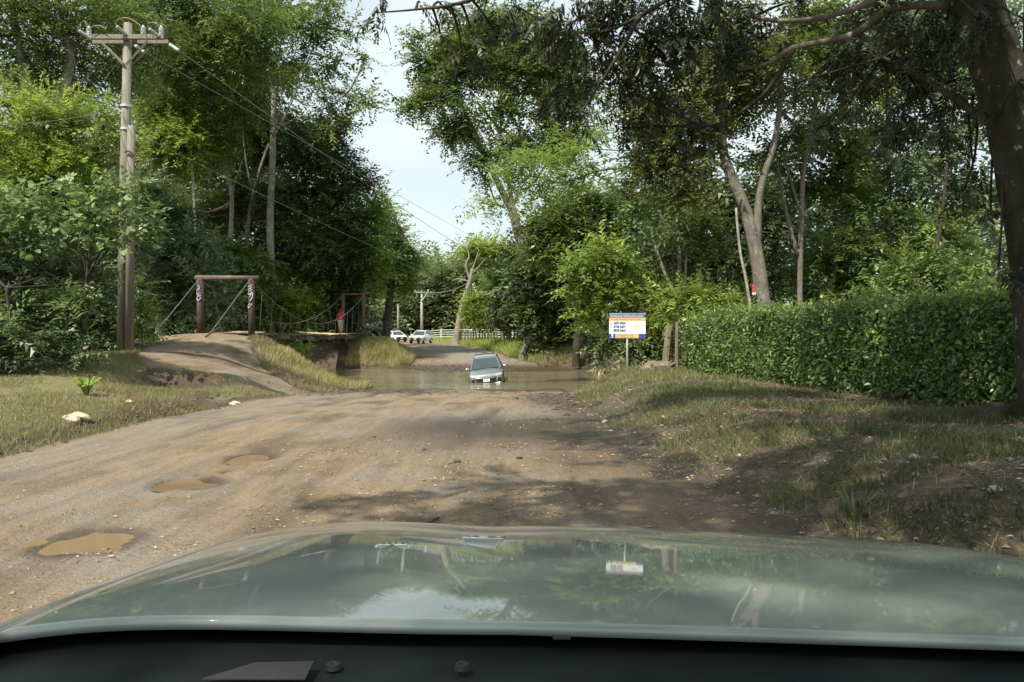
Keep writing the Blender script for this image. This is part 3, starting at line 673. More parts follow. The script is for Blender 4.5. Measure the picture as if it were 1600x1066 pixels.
tree('riverside_tree', 'sunlit yellow green shrubby tree hanging behind the blue and white sign', 'tree', 36,
     [([(985, 590), (975, 500), (960, 440)], .08, .04)],
     [(905, 410, 28), (940, 405, 32), (975, 420, 30), (925, 450, 34), (965, 465, 34), (1000, 450, 28), (910, 480, 24), (935, 500, 22), (995, 490, 26), (890, 440, 20), (1010, 510, 20), (945, 380, 20)],
     leaf='bright', bark='dark', size=.72, dens=50, flat=.25, seed=34)
tree('shade_tree', 'dark shade tree on the bank behind the sign post', 'tree', 50,
     [([(1010, 580), (1008, 500), (1000, 420)], .22, .1)],
     [(1000, 520, 40), (1040, 530, 50), (1060, 470, 56), (1010, 440, 50), (1080, 530, 50), (930, 520, 30), (1030, 400, 50), (1120, 480, 50), (1100, 420, 50)], leaf='dark', bark='dark', size=1.1, dens=44, seed=35)
tree('forked_tree', 'forked tree with thick speckled trunk carrying the small red sign', 'tree', 32,
     [([(1196, 520), (1190, 460), (1182, 400), (1165, 330), (1140, 270), (1130, 235), (1124, 170), (1122, 120)], .36, .13), ([(1184, 405), (1184, 330), (1192, 280), (1208, 230), (1218, 170), (1219, 100)], .17, .09),
      ([(1137, 262), (1115, 252), (1100, 240)], .09, .05), ([(1124, 175), (1140, 100), (1150, 40)], .12, .06)],
     [(1040, 200, 44, 0, .8), (1090, 180, 44, 0, .8), (1060, 260, 34, 0, .8), (1010, 150, 36), (1130, 120, 44), (1190, 90, 50), (1090, 100, 46), (1230, 60, 46), (1240, 140, 40), (1150, 50, 50), (1020, 215, 24), (1060, 300, 24), (1010, 95, 40), (1250, 200, 34, 2), (1050, 240, 46), (1100, 215, 44), (1020, 265, 30), (1085, 290, 34), (1130, 180, 44, 2), (985, 190, 26), (1160, 150, 44, 2), (1000, 240, 24), (1200, 240, 30, 3), (975, 150, 30)],
     leaf='olive', bark='grey', tm='broad', size=.75, dens=40, seed=36)
tree('slim_tree', 'slender grey double stemmed tree right of the red sign tree', 'tree', 34,
     [([(1250, 520), (1250, 440), (1252, 350), (1256, 260), (1272, 180), (1280, 100)], .14, .08), ([(1250, 330), (1232, 270), (1222, 225)], .07, .04), ([(1247, 400), (1228, 330), (1215, 260)], .1, .05)],
     [(1290, 90, 55), (1330, 150, 50), (1290, 200, 46, 2), (1340, 60, 55), (1230, 250, 36, 3), (1300, 280, 40, 3), (1260, 300, 40, 3), (1320, 230, 40, 2), (1270, 30, 50)], leaf='mid', bark='grey', tm='broad', size=.8, dens=46, seed=37)
tree('dark_stem_tree', 'tree with thin dark straight stem in the middle of the right woods', 'tree', 38,
     [([(1382, 500), (1385, 400), (1389, 280), (1387, 150), (1380, 60)], .13, .08)],
     [(1390, 70, 55), (1440, 140, 46), (1380, 200, 45, 2), (1420, 30, 55), (1350, 250, 40, 3), (1400, 330, 40, 3), (1460, 210, 36), (1350, 320, 44, 2), (1440, 320, 40, 2), (1420, 270, 40)], leaf='blue', bark='dark', tm='broad', size=.85, dens=44, seed=38)
tree('pale_sapling', 'thin pale leaning sapling left of the red sign tree', 'tree', 30,
     [([(1174, 500), (1166, 440), (1156, 390), (1150, 325)], .065, .045)],
     [], bark='pale', seed=39)
tree('leaning_sapling', 'thin grey tree leaning left above the bright bush', 'tree', 40,
     [([(1060, 480), (1048, 448), (1025, 390), (1016, 340), (1008, 300)], .1, .07)],
     [(1000, 275, 30), (1030, 290, 30), (975, 300, 24), (1010, 320, 26)], leaf='pale', bark='pale', size=.8, dens=24, flat=.35, seed=40)
tree('thin_sapling', 'thin upright sapling between the leaning stem and the forked tree', 'tree', 38,
     [([(1071, 490), (1071, 440), (1073, 395), (1080, 370)], .07, .05)],
     [(1090, 345, 34), (1060, 365, 28), (1110, 375, 28)], leaf='mid', bark='pale', size=.8, dens=44, flat=.3, seed=41)
tree('bright_bush', 'bright green bush in sun over the left end of the hedge', 'bush', 33,
     [([(1090, 560), (1090, 500)], .04, .02)],
     [(1050, 465, 20), (1080, 462, 24), (1110, 470, 24), (1070, 485, 22), (1140, 482, 20), (1040, 490, 16), (1130, 455, 20, 2), (1165, 480, 18)], leaf='bright', bark='dark', size=.6, dens=56, seed=42)
tree('wood_tree', 'leafy dark green tree behind the red sign tree', 'tree', 42,
     [([(1140, 540), (1135, 440), (1120, 350)], .2, .1)],
     [(1110, 330, 46), (1080, 400, 42), (1130, 400, 42), (1160, 310, 42), (1210, 350, 42), (1100, 270, 38), (1220, 420, 42), (1150, 450, 40), (1210, 290, 42)], leaf='dark', bark='dark', size=.95, dens=44, seed=43)
tree('wood_tree', 'green tree with sunlit lower leaves right of the slender double stem', 'tree', 36,
     [([(1310, 540), (1310, 450), (1320, 350), (1335, 240), (1340, 150)], .13, .03)],
     [(1290, 400, 44), (1340, 390, 44), (1310, 450, 40), (1270, 450, 34), (1360, 450, 40), (1330, 320, 44), (1280, 480, 26)], leaf='mid', bark='dark', size=.8, dens=46, seed=44)
tree('wood_tree', 'dark tree above the hedge near the big lichened trunk', 'tree', 33,
     [([(1440, 540), (1450, 450), (1470, 350), (1480, 250), (1490, 140)], .14, .03)],
     [(1430, 420, 46), (1480, 440, 44), (1400, 460, 40), (1450, 360, 44, 2), (1500, 380, 34, 2), (1450, 470, 34), (1530, 460, 36)], leaf='mid', bark='dark', size=.75, dens=42, seed=45)
tree('wood_tree', 'tall dark green tree at the top right behind the big trunk', 'tree', 40,
     [([(1512, 520), (1510, 400), (1512, 280), (1520, 150), (1530, 40)], .16, .05)],
     [(1490, 60, 60), (1460, 120, 46), (1500, 200, 42), (1540, 300, 46), (1480, 270, 36), (1580, 150, 60), (1560, 60, 60), (1430, 250, 36), (1570, 420, 50), (1500, 330, 44), (1450, 30, 50), (1520, 120, 44)], leaf='blue', bark='dark', tm='broad', size=.95, dens=42, seed=46)
tree('low_bush', 'low bush in shade just above the hedge, right half', 'bush', 24,
     [([(1400, 560), (1400, 500)], .04, .02)],
     [(1330, 485, 26), (1380, 480, 26), (1430, 482, 28), (1480, 478, 28), (1530, 475, 26)], leaf='mid', bark='dark', size=.55, dens=46, seed=47)

# woods that read as one mass far off and behind the nearer trees
def mass(name, label, blobs, leaf, size, dens, seed):
    rg = np.random.default_rng(seed)
    cl = []
    for (px, py, r, Y) in blobs:
        p = at(px, py, Y); cl.append((p[0], p[1], p[2], r / F * Y, .85))
    V, v, e = cloud(cl, 'broad', size, dens, rg, subs=9, tri=True)
    o = leaf_object(name, V, v, LEAF[leaf]); tag(o, label, 'woods', kind='stuff')
    return o
bl = []
for px in range(540, 880, 30):
    for py, r in ((432, 28), (452, 30), (478, 30), (505, 26)):
        bl.append((px + RNG.uniform(-10, 10), py + RNG.uniform(-8, 8) - (10 if px > 690 else 0), r, 140 + RNG.uniform(-12, 12)))
for px in range(640, 840, 22): bl.append((px, 425 + RNG.uniform(-9, 9), 20, 150))
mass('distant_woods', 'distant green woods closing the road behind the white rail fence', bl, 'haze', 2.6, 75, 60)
bl = []
for px in range(-60, 560, 48):
    for py in (120, 180, 240, 300, 360, 420, 470, 510):
        if px > 430 and py < 400: continue
        if px < 230 and py < 230: continue
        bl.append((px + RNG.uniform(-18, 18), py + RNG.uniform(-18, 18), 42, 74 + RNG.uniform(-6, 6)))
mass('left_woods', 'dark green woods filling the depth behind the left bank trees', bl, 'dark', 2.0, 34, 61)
bl = []
for px in range(850, 1660, 50):
    for py in (330, 380, 430, 480, 525):
        if px < 900 and py < 400: continue
        if RNG.uniform() < .12 and py < 400: continue
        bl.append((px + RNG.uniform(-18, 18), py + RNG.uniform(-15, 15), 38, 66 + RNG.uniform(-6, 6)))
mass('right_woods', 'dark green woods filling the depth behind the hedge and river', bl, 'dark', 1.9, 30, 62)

# ------------------------------------------------------------------ the big lichened tree at the right edge, its limbs overhead
def big_tree():
    Y = 10.2; rg = np.random.default_rng(77)
    b0 = at(1628, 690, Y); b0[2] = hz(b0[0], b0[1]) - .1
    root = thing('big_tree', 'big dark lichen spotted tree at the right edge with limbs over the road', 'tree', tuple(b0))
    P = lambda l: smooth_path([at(a, b, Y + (c[0] if c else 0)) for a, b, *c in l], 5)
    m = MB()
    tr = P([(1646, 700), (1640, 600), (1628, 480), (1618, 380), (1604, 300), (1584, 200), (1556, 100), (1526, 10), (1486, -120)])
    m.tube(tr - b0, np.interp(np.linspace(0, 1, len(tr)), [0, .1, .3, .5, 1], [.50, .37, .32, .32, .28]), 40, wob=.045, seed=3)
    tr2 = P([(1670, 520, .35), (1660, 380, .4), (1650, 260, .5), (1640, 120, .6), (1645, -60, .7)])
    m.tube(tr2 - b0, np.linspace(.34, .3, len(tr2)), 16, wob=.04, seed=4)
    m.build('trunk', BARK['big'], root, smooth=True)
    for k, a_ in enumerate((2.4, 3.3, 4.2, 5.2)):
        d_ = np.array([math.cos(a_), math.sin(a_), 0]); e_ = b0 + d_ * 1.15; e_[2] = hz(e_[0], e_[1]) - .08
        MB().tube(smooth_path([tr[2] - b0 + d_ * .1, d_ * .5 + np.array([0, 0, .16]), e_ - b0]), np.linspace(.2, .05, 9), 10, wob=.08, seed=k).build('root', BARK['big'], root, smooth=True)
    def limb(pts, r0, r1, seed, bk='grey'):
        w = smooth_path([at(a, b, y) for a, b, y in pts], 5)
        mm = MB().tube(w - b0, np.linspace(r0, r1, len(w)), 9, wob=.07, seed=seed); mm.build('limb', BARK[bk], root, smooth=True); return w
    L1 = limb([(1490, -40, 10.2), (1400, -20, 10), (1350, 8, 10), (1270, 30, 10.2), (1210, 32, 10.6), (1180, 26, 11)], .055, .022, 1, 'grey')
    L2 = limb([(1500, 10, 10.4), (1400, 12, 10.5), (1330, 55, 10.6), (1240, 75, 10.8), (1200, 100, 11), (1140, 110, 11.4)], .062, .022, 2, 'grey')
    L3 = limb([(1460, -120, 10), (1300, -110, 9.6), (1150, -85, 9.6), (1070, -20, 9.8), (1000, 25, 10.2), (940, 50, 10.6), (880, 50, 11)], .05, .015, 3, 'dark')
    L4 = limb([(1000, 25, 10.2), (975, 70, 10.3), (945, 120, 10.4), (905, 180, 10.6)], .035, .01, 4, 'dark')
    L5 = limb([(1150, -80, 9.6), (950, -60, 9.8), (820, -30, 10), (720, 5, 10.2), (650, 15, 10.4), (590, 20, 10.6)], .05, .006, 5, 'dark')
    L6 = limb([(1240, 75, 10.8), (1200, 140, 11), (1150, 180, 11.2), (1100, 200, 11.4)], .04, .01, 6, 'dark')
    L7 = limb([(1556, 200, 10.2), (1500, 160, 10.6), (1440, 120, 11), (1380, 90, 11.4)], .06, .02, 7, 'dark')
    # unseen limbs added to carry the shading clumps over road and car
    back = []
    for k, (x, y, z) in enumerate([(-1, 1, 10), (2, -3, 11), (-4, -4, 11), (5, 2, 10), (0, -8, 12), (7, 5, 10), (8, -2, 11)]):
        w = bez(tr[-1], (x, y, z), 2.0, 8, rg); back.append(w)
        MB().tube(w - b0, np.linspace(.2, .05, 8), 8, wob=.06, seed=20 + k).build('limb', BARK['grey'], root, smooth=True)
    cl = []
    def c(px, py, r, Yc, d=1): p = at(px, py, Yc); cl.append((p[0], p[1], p[2], r / F * Yc, .62, d))
    for a in [(985, 40, 90, 11), (1040, 90, 80, 11), (940, 100, 70, 11, 1.3), (905, 30, 80, 11, 1.3), (870, 135, 34, 11.4, .9), (1000, 150, 60, 11.4), (850, 30, 50, 11, .8), (905, 185, 30, 11.4), (805, 10, 34, 11, .8),
              (1090, 60, 80, 11.4), (1130, 10, 80, 11), (1190, 60, 60, 11.6, .7), (1060, 0, 90, 10.6), (960, -10, 80, 10.6), (980, 200, 36, 11.6, .7), (1060, 170, 50, 12),
              (760, 5, 30, 10.6, .7), (712, 30, 20, 10.6, .8), (738, 55, 13, 10.6), (690, 8, 14, 10.6), (588, 20, 9, 10.6, 1.6), (655, 4, 9, 10.6, 1.5), (688, 52, 9, 10.6, 1.2), (775, 50, 20, 10.8, .8), (722, 78, 8, 10.6, 1.4), (760, -20, 30, 10.6), (600, -4, 8, 10.6, 1.2),
              (1340, 70, 70, 12), (1400, 110, 70, 12), (1450, 60, 80, 12), (1380, 20, 70, 12), (1300, 100, 60, 12.5, .8), (1240, 130, 50, 12.5, .7), (1440, 170, 55, 12.5, .8), (1480, -20, 90, 11),
              (1250, 0, 70, 11.6, .6), (1480, 130, 60, 12, .7), (1560, 40, 50, 12, .8), (1500, 70, 46, 12.5), (1470, 210, 40, 13), (1590, 130, 34, 9.4, .8), (1530, 30, 40, 9.6, .8), (1600, 30, 36, 9.4, .8), (1520, 260, 26, 11.5, .8), (1548, 330, 18, 10.4, 1), (1560, 420, 16, 10.2, 1), (1505, 300, 26, 11.6), (1530, 170, 30, 10.0, .8), (1480, 30, 46, 10.4), (1380, -10, 50, 10.2, .7), (1420, 60, 44, 10.8), (1350, 150, 55, 13, .7), (1280, 200, 40, 13, .5), (1400, 220, 50, 13, .6)]:
        c(*a)
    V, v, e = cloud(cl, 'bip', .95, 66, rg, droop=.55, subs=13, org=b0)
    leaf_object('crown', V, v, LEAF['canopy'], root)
    bm_ = MB(); allp = np.concatenate([L1, L2, L3, L4, L5, L6, L7])
    seen = {}
    for cen, en in e:
        key = tuple(np.round(cen, 2)); q = allp[np.argmin(np.linalg.norm(allp - cen, axis=1))]
        if key not in seen: bm_.tube(bez(q, cen, .1, 5, rg) - b0, np.linspace(.022, .012, 5), 5); seen[key] = 1
        bm_.tube(bez(cen, en, .03, 4, rg) - b0, np.linspace(.010, .004, 4), 4)
    tag(bm_.build('branches', BARK['dark'], root, smooth=True), kind='stuff')
    hi = [(-.6, .5, 10.5, 2.2), (1.5, -2.5, 11, 2.6), (-2.8, -4, 11.5, 2.4), (4.4, 1, 10.5, 2.6), (0, -7, 12, 2.8), (6.5, 5, 10.5, 2.8), (7.5, -2, 11.5, 3), (3.2, 4.4, 10.5, 2.3),  # unseen leaf clumps added overhead to shade road, bank and hood
          (9.5, 9, 11, 3), (7, 10.0, 10.5, 2.4), (4, -5, 12, 2.6), (10, 3, 11.5, 3), (.8, 3.6, 11, 1.7), (5.0, 8.0, 11, 2.2), (2.2, .8, 11.5, 2.2), (-1.2, -3, 11.5, 1.8), (6.2, 1.8, 12, 2.4), (8.6, 6.6, 12, 2.6), (-4.6, -.8, 11, 1.5), (-2.7, -.2, 11, 1.7), (1.6, 7.4, 11, 1.9), (3.6, 10.2, 11.5, 2.0), (-.6, 3.4, 11.5, 1.2), (-4.0, .9, 11, 1.4), (-2.6, 1.6, 11, 1.5), (-2.6, 5.2, 11, 1.0)]
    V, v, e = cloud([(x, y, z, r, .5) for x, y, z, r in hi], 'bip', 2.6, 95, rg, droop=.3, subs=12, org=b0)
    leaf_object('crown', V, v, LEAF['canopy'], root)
big_tree()

# tree with broad pale leaves in front of the pole: leaves big enough to be picked out one by one
def big_leaf_tree():
    Y = 21.0; rg = np.random.default_rng(5)
    b0 = at(120, 560, Y); b0[2] = hz(b0[0], b0[1]) - .1
    root = thing('broad_leaf_tree', 'low tree with large pale round leaves in front of the utility pole', 'tree', tuple(b0))
    m = MB(); tops = [(60, 340), (130, 350), (190, 355), (100, 310), (220, 330)]
    st = smooth_path([b0, at(130, 480, Y), at(140, 400, Y), at(150, 360, Y)]); m.tube(st - b0, np.linspace(.045, .03, len(st)), 8, wob=.05)
    for k, (a, b) in enumerate(tops): m.tube(bez(st[6], at(a, b, Y), .1, 5, rg) - b0, np.linspace(.03, .012, 5), 5)
    m.build('trunk', BARK['dark'], root, smooth=True)
    cl = []
    for px, py, r in [(40, 355, 34), (85, 345, 34), (130, 355, 34), (175, 345, 36), (215, 345, 30), (60, 320, 28), (150, 315, 30), (200, 310, 28), (30, 325, 24), (245, 355, 16), (110, 375, 26), (185, 375, 22), (60, 380, 22), (20, 300, 26), (90, 290, 24), (10, 370, 30), (-15, 340, 30), (240, 330, 20), (170, 290, 22), (215, 280, 18)]:
        p = at(px, py, Y + rg.uniform(-.4, .4)); cl.append((p[0], p[1], p[2], r / F * Y, .7))
    V, v, e = cloud(cl, 'big', .36, 34, rg, droop=.2, subs=7, org=b0)
    leaf_object('crown', V, v, LEAF['pale'], root)
    # single large leaves, one mesh shared
    a = np.linspace(0, 2 * math.pi, 11)[:-1]
    hv = [(0.0, 0, 0)] + [(.5 - .5 * math.cos(t) + (.04 if abs(t - math.pi) < .2 else 0), .42 * math.sin(t) * (1 + .2 * math.cos(t)), .10 * abs(math.sin(t)) - .12 * (.5 - .5 * math.cos(t)) ** 2) for t in a[1:]]
    lv = [(.5, 0, -.02)] + [tuple(q) for q in hv]
    lf = [(0, i + 1, (i + 1) % 10 + 1) for i in range(10)]
    lm = mesh_np('leaf', np.array(lv), np.array(lf)); at_ = lm.attributes.new('v', 'FLOAT', 'FACE'); at_.data.foreach_set('value', np.full(10, .75, np.float32)); lm.materials.append(LEAF['pale'])
    lm2 = lm.copy(); lm2.attributes['v'].data.foreach_set('value', np.full(10, .35, np.float32))
    for k in range(230):
        px = rg.normal(130, 66); py = rg.normal(340, 27) + .0008 * (px - 130) ** 2 * 0
        if px < -10 or px > 275: continue
        p = at(px, py, Y - rg.uniform(.1, .8)) - b0
        o = bpy.data.objects.new('leaf', lm if rg.uniform() < .6 else lm2); COL.objects.link(o); o.parent = root; o.location = tuple(p)
        s_ = rg.uniform(.12, .25); o.scale = (s_, s_, s_)
        o.rotation_euler = (rg.normal(0.35, .4), rg.normal(.25, .35), rg.uniform(-math.pi, math.pi))
big_leaf_tree()

# ------------------------------------------------------------------ hedge
def hedge():
    rg = np.random.default_rng(12)
    pts = np.array([(5.95, 25.0), (6.3, 20), (6.8, 15), (7.55, 11.2), (8.3, 7.5), (9.0, 4)]); n = 62000
    seg = np.concatenate([[0], np.cumsum(np.linalg.norm(np.diff(pts, axis=0), axis=1))])
    s_ = rg.uniform(0, seg[-1], n); cx = np.interp(s_, seg, pts[:, 0]); cy = np.interp(s_, seg, pts[:, 1])
    H = 1.70 - .12 * S(4, 8, s_) + .06 * vnoise(s_ * 1.1, s_ * 0, 3) + .05 * vnoise(s_ * 3.7, s_ * 0, 8) - .07 * S(0, 1.2, 1.2 - s_)
    face = rg.uniform(0, 1, n)
    top = face < .34; W_ = 1.25
    u = np.where(top, rg.uniform(-W_ / 2, W_ / 2, n), np.where(face < .92, -W_ / 2, W_ / 2) + rg.normal(0, .09, n))
    zz = np.where(top, H + rg.normal(0, .045, n), rg.uniform(.0, 1, n) * H)
    bulge = .13 * fbm(s_ * 1.3, zz * 1.5, 6, 3); u = u - np.where(top, 0, bulge * 1.3)
    endf = rg.uniform(0, 1, n) < .035; s_ = s_.copy()
    cx = cx + u * .985; cy = cy + u * .17
    cy = np.where(endf, 25.0 + rg.normal(0, .08, n), cy); cx = np.where(endf, 5.95 + rg.uniform(-.6, .6, n), cx)
    z0 = terr(cx, cy, False)
    # shoots sticking up out of the top
    sh = top & (rg.uniform(0, 1, n) < .16); zz = zz + np.where(sh, rg.uniform(0, .2, n) + .1 * (fbm(s_ * 2.5, s_ * 0, 13, 3) > .15), 0)
    P = np.stack([cx, cy, z0 + zz], -1)
    out = np.where(top[:, None], [[0, 0, 1.]], np.where((face < .92)[:, None], [[-1, -.3, .25]], [[1, 0, .2]]))
    ax = out * .35 + rg.normal(0, .6, (n, 3)); ax[:, 2] -= .1
    nr = out * .9 + rg.normal(0, .5, (n, 3)) + np.array([0, 0, .35])
    T = np.array([leafquad(0, 0, 0, 1, 0, -.1, .52, .08)])
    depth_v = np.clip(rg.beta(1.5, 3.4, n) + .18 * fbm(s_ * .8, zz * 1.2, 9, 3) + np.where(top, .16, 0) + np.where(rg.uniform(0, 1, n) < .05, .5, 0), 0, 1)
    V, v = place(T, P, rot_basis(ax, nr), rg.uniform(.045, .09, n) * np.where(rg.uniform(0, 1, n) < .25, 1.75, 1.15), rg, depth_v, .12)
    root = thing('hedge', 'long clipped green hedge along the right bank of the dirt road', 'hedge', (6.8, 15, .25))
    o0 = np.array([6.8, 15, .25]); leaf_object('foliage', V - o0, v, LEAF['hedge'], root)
    # inner twigs
    m = MB()
    for k in range(70):
        t = k / 69 * seg[-1]; x = np.interp(t, seg, pts[:, 0]) + .1; y = np.interp(t, seg, pts[:, 1])
        for q in range(3):
            a = np.array([x, y, hz(x, y)]); b_ = a + np.array([rg.uniform(-.5, .5), rg.uniform(-.3, .3), rg.uniform(1.1, 1.55)])
            m.tube(bez(a, b_, .1, 4, rg) - o0, np.linspace(.02, .008, 4), 4)
    tag(m.build('stems', BARK['dark'], root), kind='stuff')
    core = MB()
    for k in range(24):
        t0, t1 = k / 24 * seg[-1] + .3, (k + 1) / 24 * seg[-1]; tm_ = (t0 + t1) / 2
        x, y = np.interp(tm_, seg, pts[:, 0]), np.interp(tm_, seg, pts[:, 1])
    # an inner layer of shaded leaves closes the view through
    n2 = 16000; s2 = rg.uniform(.3, seg[-1], n2); x2 = np.interp(s2, seg, pts[:, 0]) + rg.uniform(-.35, .35, n2); y2 = np.interp(s2, seg, pts[:, 1])
    P2 = np.stack([x2, y2, terr(x2, y2, False) + rg.uniform(.05, 1.55, n2)], -1)
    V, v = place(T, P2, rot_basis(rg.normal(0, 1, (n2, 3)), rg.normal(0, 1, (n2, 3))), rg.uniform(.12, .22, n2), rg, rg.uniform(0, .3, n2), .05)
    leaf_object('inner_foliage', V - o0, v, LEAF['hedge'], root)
hedge()

# ------------------------------------------------------------------ grass, litter, gravel
def blades(name, label, xy, hgt, wid, m, rg, lean=.5, seed=0):
    n = len(xy); z = terr(xy[:, 0], xy[:, 1])
    P = np.stack([xy[:, 0], xy[:, 1], z - .01], -1)
    a = rg.uniform(0, 2 * math.pi, n); l = rg.uniform(0, lean, n)
    ax = np.stack([np.cos(a) * l, np.sin(a) * l, np.ones(n)], -1)
    b2 = a + rg.normal(0, 1, n); nr = np.stack([np.cos(b2), np.sin(b2), np.full(n, .1)], -1)
    T = np.array([[[0, 0, 0], [.45, wid / 2, .02], [1, 0, -.12], [.45, -wid / 2, .02]]])
    vb = np.clip(.5 + .9 * fbm(xy[:, 0] * .8, xy[:, 1] * .8, seed + 3, 3) + rg.normal(0, .2, n), 0, 1)
    V, v = place(T, P, rot_basis(ax, nr), hgt * rg.uniform(.5, 1.4, n), rg, vb, .02)
    QUADS[0] += n
    o = leaf_object(name, V, v, m); tag(o, label, 'grass', kind='stuff'); return o
def scatter(n, x0, x1, y0, y1, rg, mask=None, p=1.0):
    y = y0 + (y1 - y0) * rg.uniform(0, 1, n) ** p; x = rg.uniform(x0, x1, n); xy = np.stack([x, y], -1)
    if mask is not None: xy = xy[mask(x, y)]
    return xy
rg = np.random.default_rng(99)
offroad = lambda x, y: roadmask(x, y) < .35
xy = scatter(150000, -19, -6.7, 7.5, 27, rg, lambda x, y: offroad(x, y) & (fbm(x * .6, y * .6, 77, 3) > -.28) & (x > -.66 * y - 1.2), 1.0)
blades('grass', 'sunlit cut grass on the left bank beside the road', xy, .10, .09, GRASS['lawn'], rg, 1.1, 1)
xy = scatter(26000, -19, -6.9, 8, 30, rg, lambda x, y: offroad(x, y) & (fbm(x * .5, y * .5, 79, 3) > .08))
blades('dry_grass', 'straw coloured dry cut grass lying on the left bank', xy, .17, .07, GRASS['straw'], rg, 2.2, 2)
xy = scatter(62000, -13.5, -5.2, 24, 42, rg, lambda x, y: offroad(x, y) & (terr(x, y) > -1.15) & (x > -13.5 + (42 - y) * .1))
blades('dry_grass', 'dry brown and straw brush on the slope below the footbridge', xy, .20, .09, GRASS['straw'], rg, 2.2, 3)
xy = scatter(13000, -11.0, -5.8, 34, 41, rg, lambda x, y: offroad(x, y) & (terr(x, y) > -1.12))
blades('grass', 'yellow green grass on the river slope near the footbridge', xy, .34, .06, GRASS['tall'], rg, .9, 4)
xy = scatter(42000, -11.9, -7.0, 56.0, 70, rg, lambda x, y: offroad(x, y) & (terr(x, y) > -1.1))
blades('tall_grass', 'tall pale grass tuft mound on the far river bank', xy, .46, .05, GRASS['tall'], rg, .8, 5)
xy = scatter(36000, -9, 9, 58, 86, rg, lambda x, y: (roadmask(x, y) < .3) & (x > -9 + (86 - y) * .1) & (x < 7.5 - (y - 58) * .05))
blades('tall_grass', 'bright tall grass on the verge right of the far road', xy, .45, .09, GRASS['field'], rg, .7, 6)
xy = scatter(32000, -24, 22, 80, 135, rg, lambda x, y: roadmask(x, y) < .3)
blades('field_grass', 'bright green pasture grass by the white rail fence', xy, .32, .14, GRASS['field'], rg, .7, 7)
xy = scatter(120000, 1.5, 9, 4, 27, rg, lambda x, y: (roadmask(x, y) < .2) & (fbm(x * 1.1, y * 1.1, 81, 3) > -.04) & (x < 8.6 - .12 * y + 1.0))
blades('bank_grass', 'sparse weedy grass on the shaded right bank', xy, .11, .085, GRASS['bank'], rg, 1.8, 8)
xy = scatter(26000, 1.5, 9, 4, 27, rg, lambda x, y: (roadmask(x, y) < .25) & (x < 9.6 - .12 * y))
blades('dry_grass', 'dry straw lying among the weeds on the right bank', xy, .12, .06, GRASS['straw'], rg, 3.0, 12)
xy = scatter(3800, 1.6, 5.2, 17.5, 26.5, rg, lambda x, y: (roadmask(x, y) < .3))
blades('mound_grass', 'sunlit grass on the mound around the sign post', xy, .15, .07, GRASS['lawn'], rg, 1.2, 9)
xy = scatter(14000, 1.8, 9, 54.5, 68, rg, lambda x, y: terr(x, y) > -1.05)
blades('brush', 'brown brush and dead branches on the far right river bank', xy, .5, .07, GRASS['straw'], rg, 2.0, 10)
# single grass clumps one can point to
def clump(label, px, py, n, h, m, seed, cat='plant', w=.06):
    Y = EYE * F / (py - HZ); 
    for _ in range(6):
        x = (px - 800) / F * Y; Y = (EYE - hz(x, Y)) * F / (py - HZ)
    x = (px - 800) / F * Y
    rg = np.random.default_rng(seed); z = hz(x, Y)
    a = rg.uniform(0, 2 * math.pi, n); V = []; vv = []
    for k in range(n):
        d = np.array([math.cos(a[k]), math.sin(a[k])]); L_ = h * rg.uniform(.6, 1.2); ln = rg.uniform(.25, .9)
        s_ = np.array([-d[1], d[0], 0]) * w * h * .5; p = np.array([d[0] * .03, d[1] * .03, 0]); 
        q = [p, p + np.array([*(d * ln * L_ * .3), L_ * .5]), p + np.array([*(d * ln * L_ * .75), L_ * .8]), p + np.array([*(d * ln * L_ * 1.15), L_ * (.85 - .3 * ln)])]
        ww = [.6, 1, .7, .05]
        for j in range(3):
            V += [q[j] - s_ * ww[j], q[j] + s_ * ww[j], q[j + 1] + s_ * ww[j + 1], q[j + 1] - s_ * ww[j + 1]]; vv.append(rg.uniform(0, 1))
    o = leaf_object('grass_clump', np.array(V), np.array(vv), m); o.location = (x, Y, z - .01); tag(o, label, cat); return o
clump('arching grass clump low on the shaded right bank near the hood', 1335, 815, 26, .30, GRASS['bank'], 1)
clump('bright green weed clump on the left grass bank above the two pale rocks', 135, 645, 60, .40, LEAF['bright'], 2, w=.12)
clump('bright green grass tuft on top of the left bank in front of the pole', 165, 585, 60, .38, GRASS['field'], 3)
clump('long bladed grass tuft on the mound left of the sign post', 935, 600, 30, .5, GRASS['tall'], 4)
clump('leafy weed near the hedge foot at the far right', 1550, 640, 26, .3, LEAF['bright'], 5, w=.14)

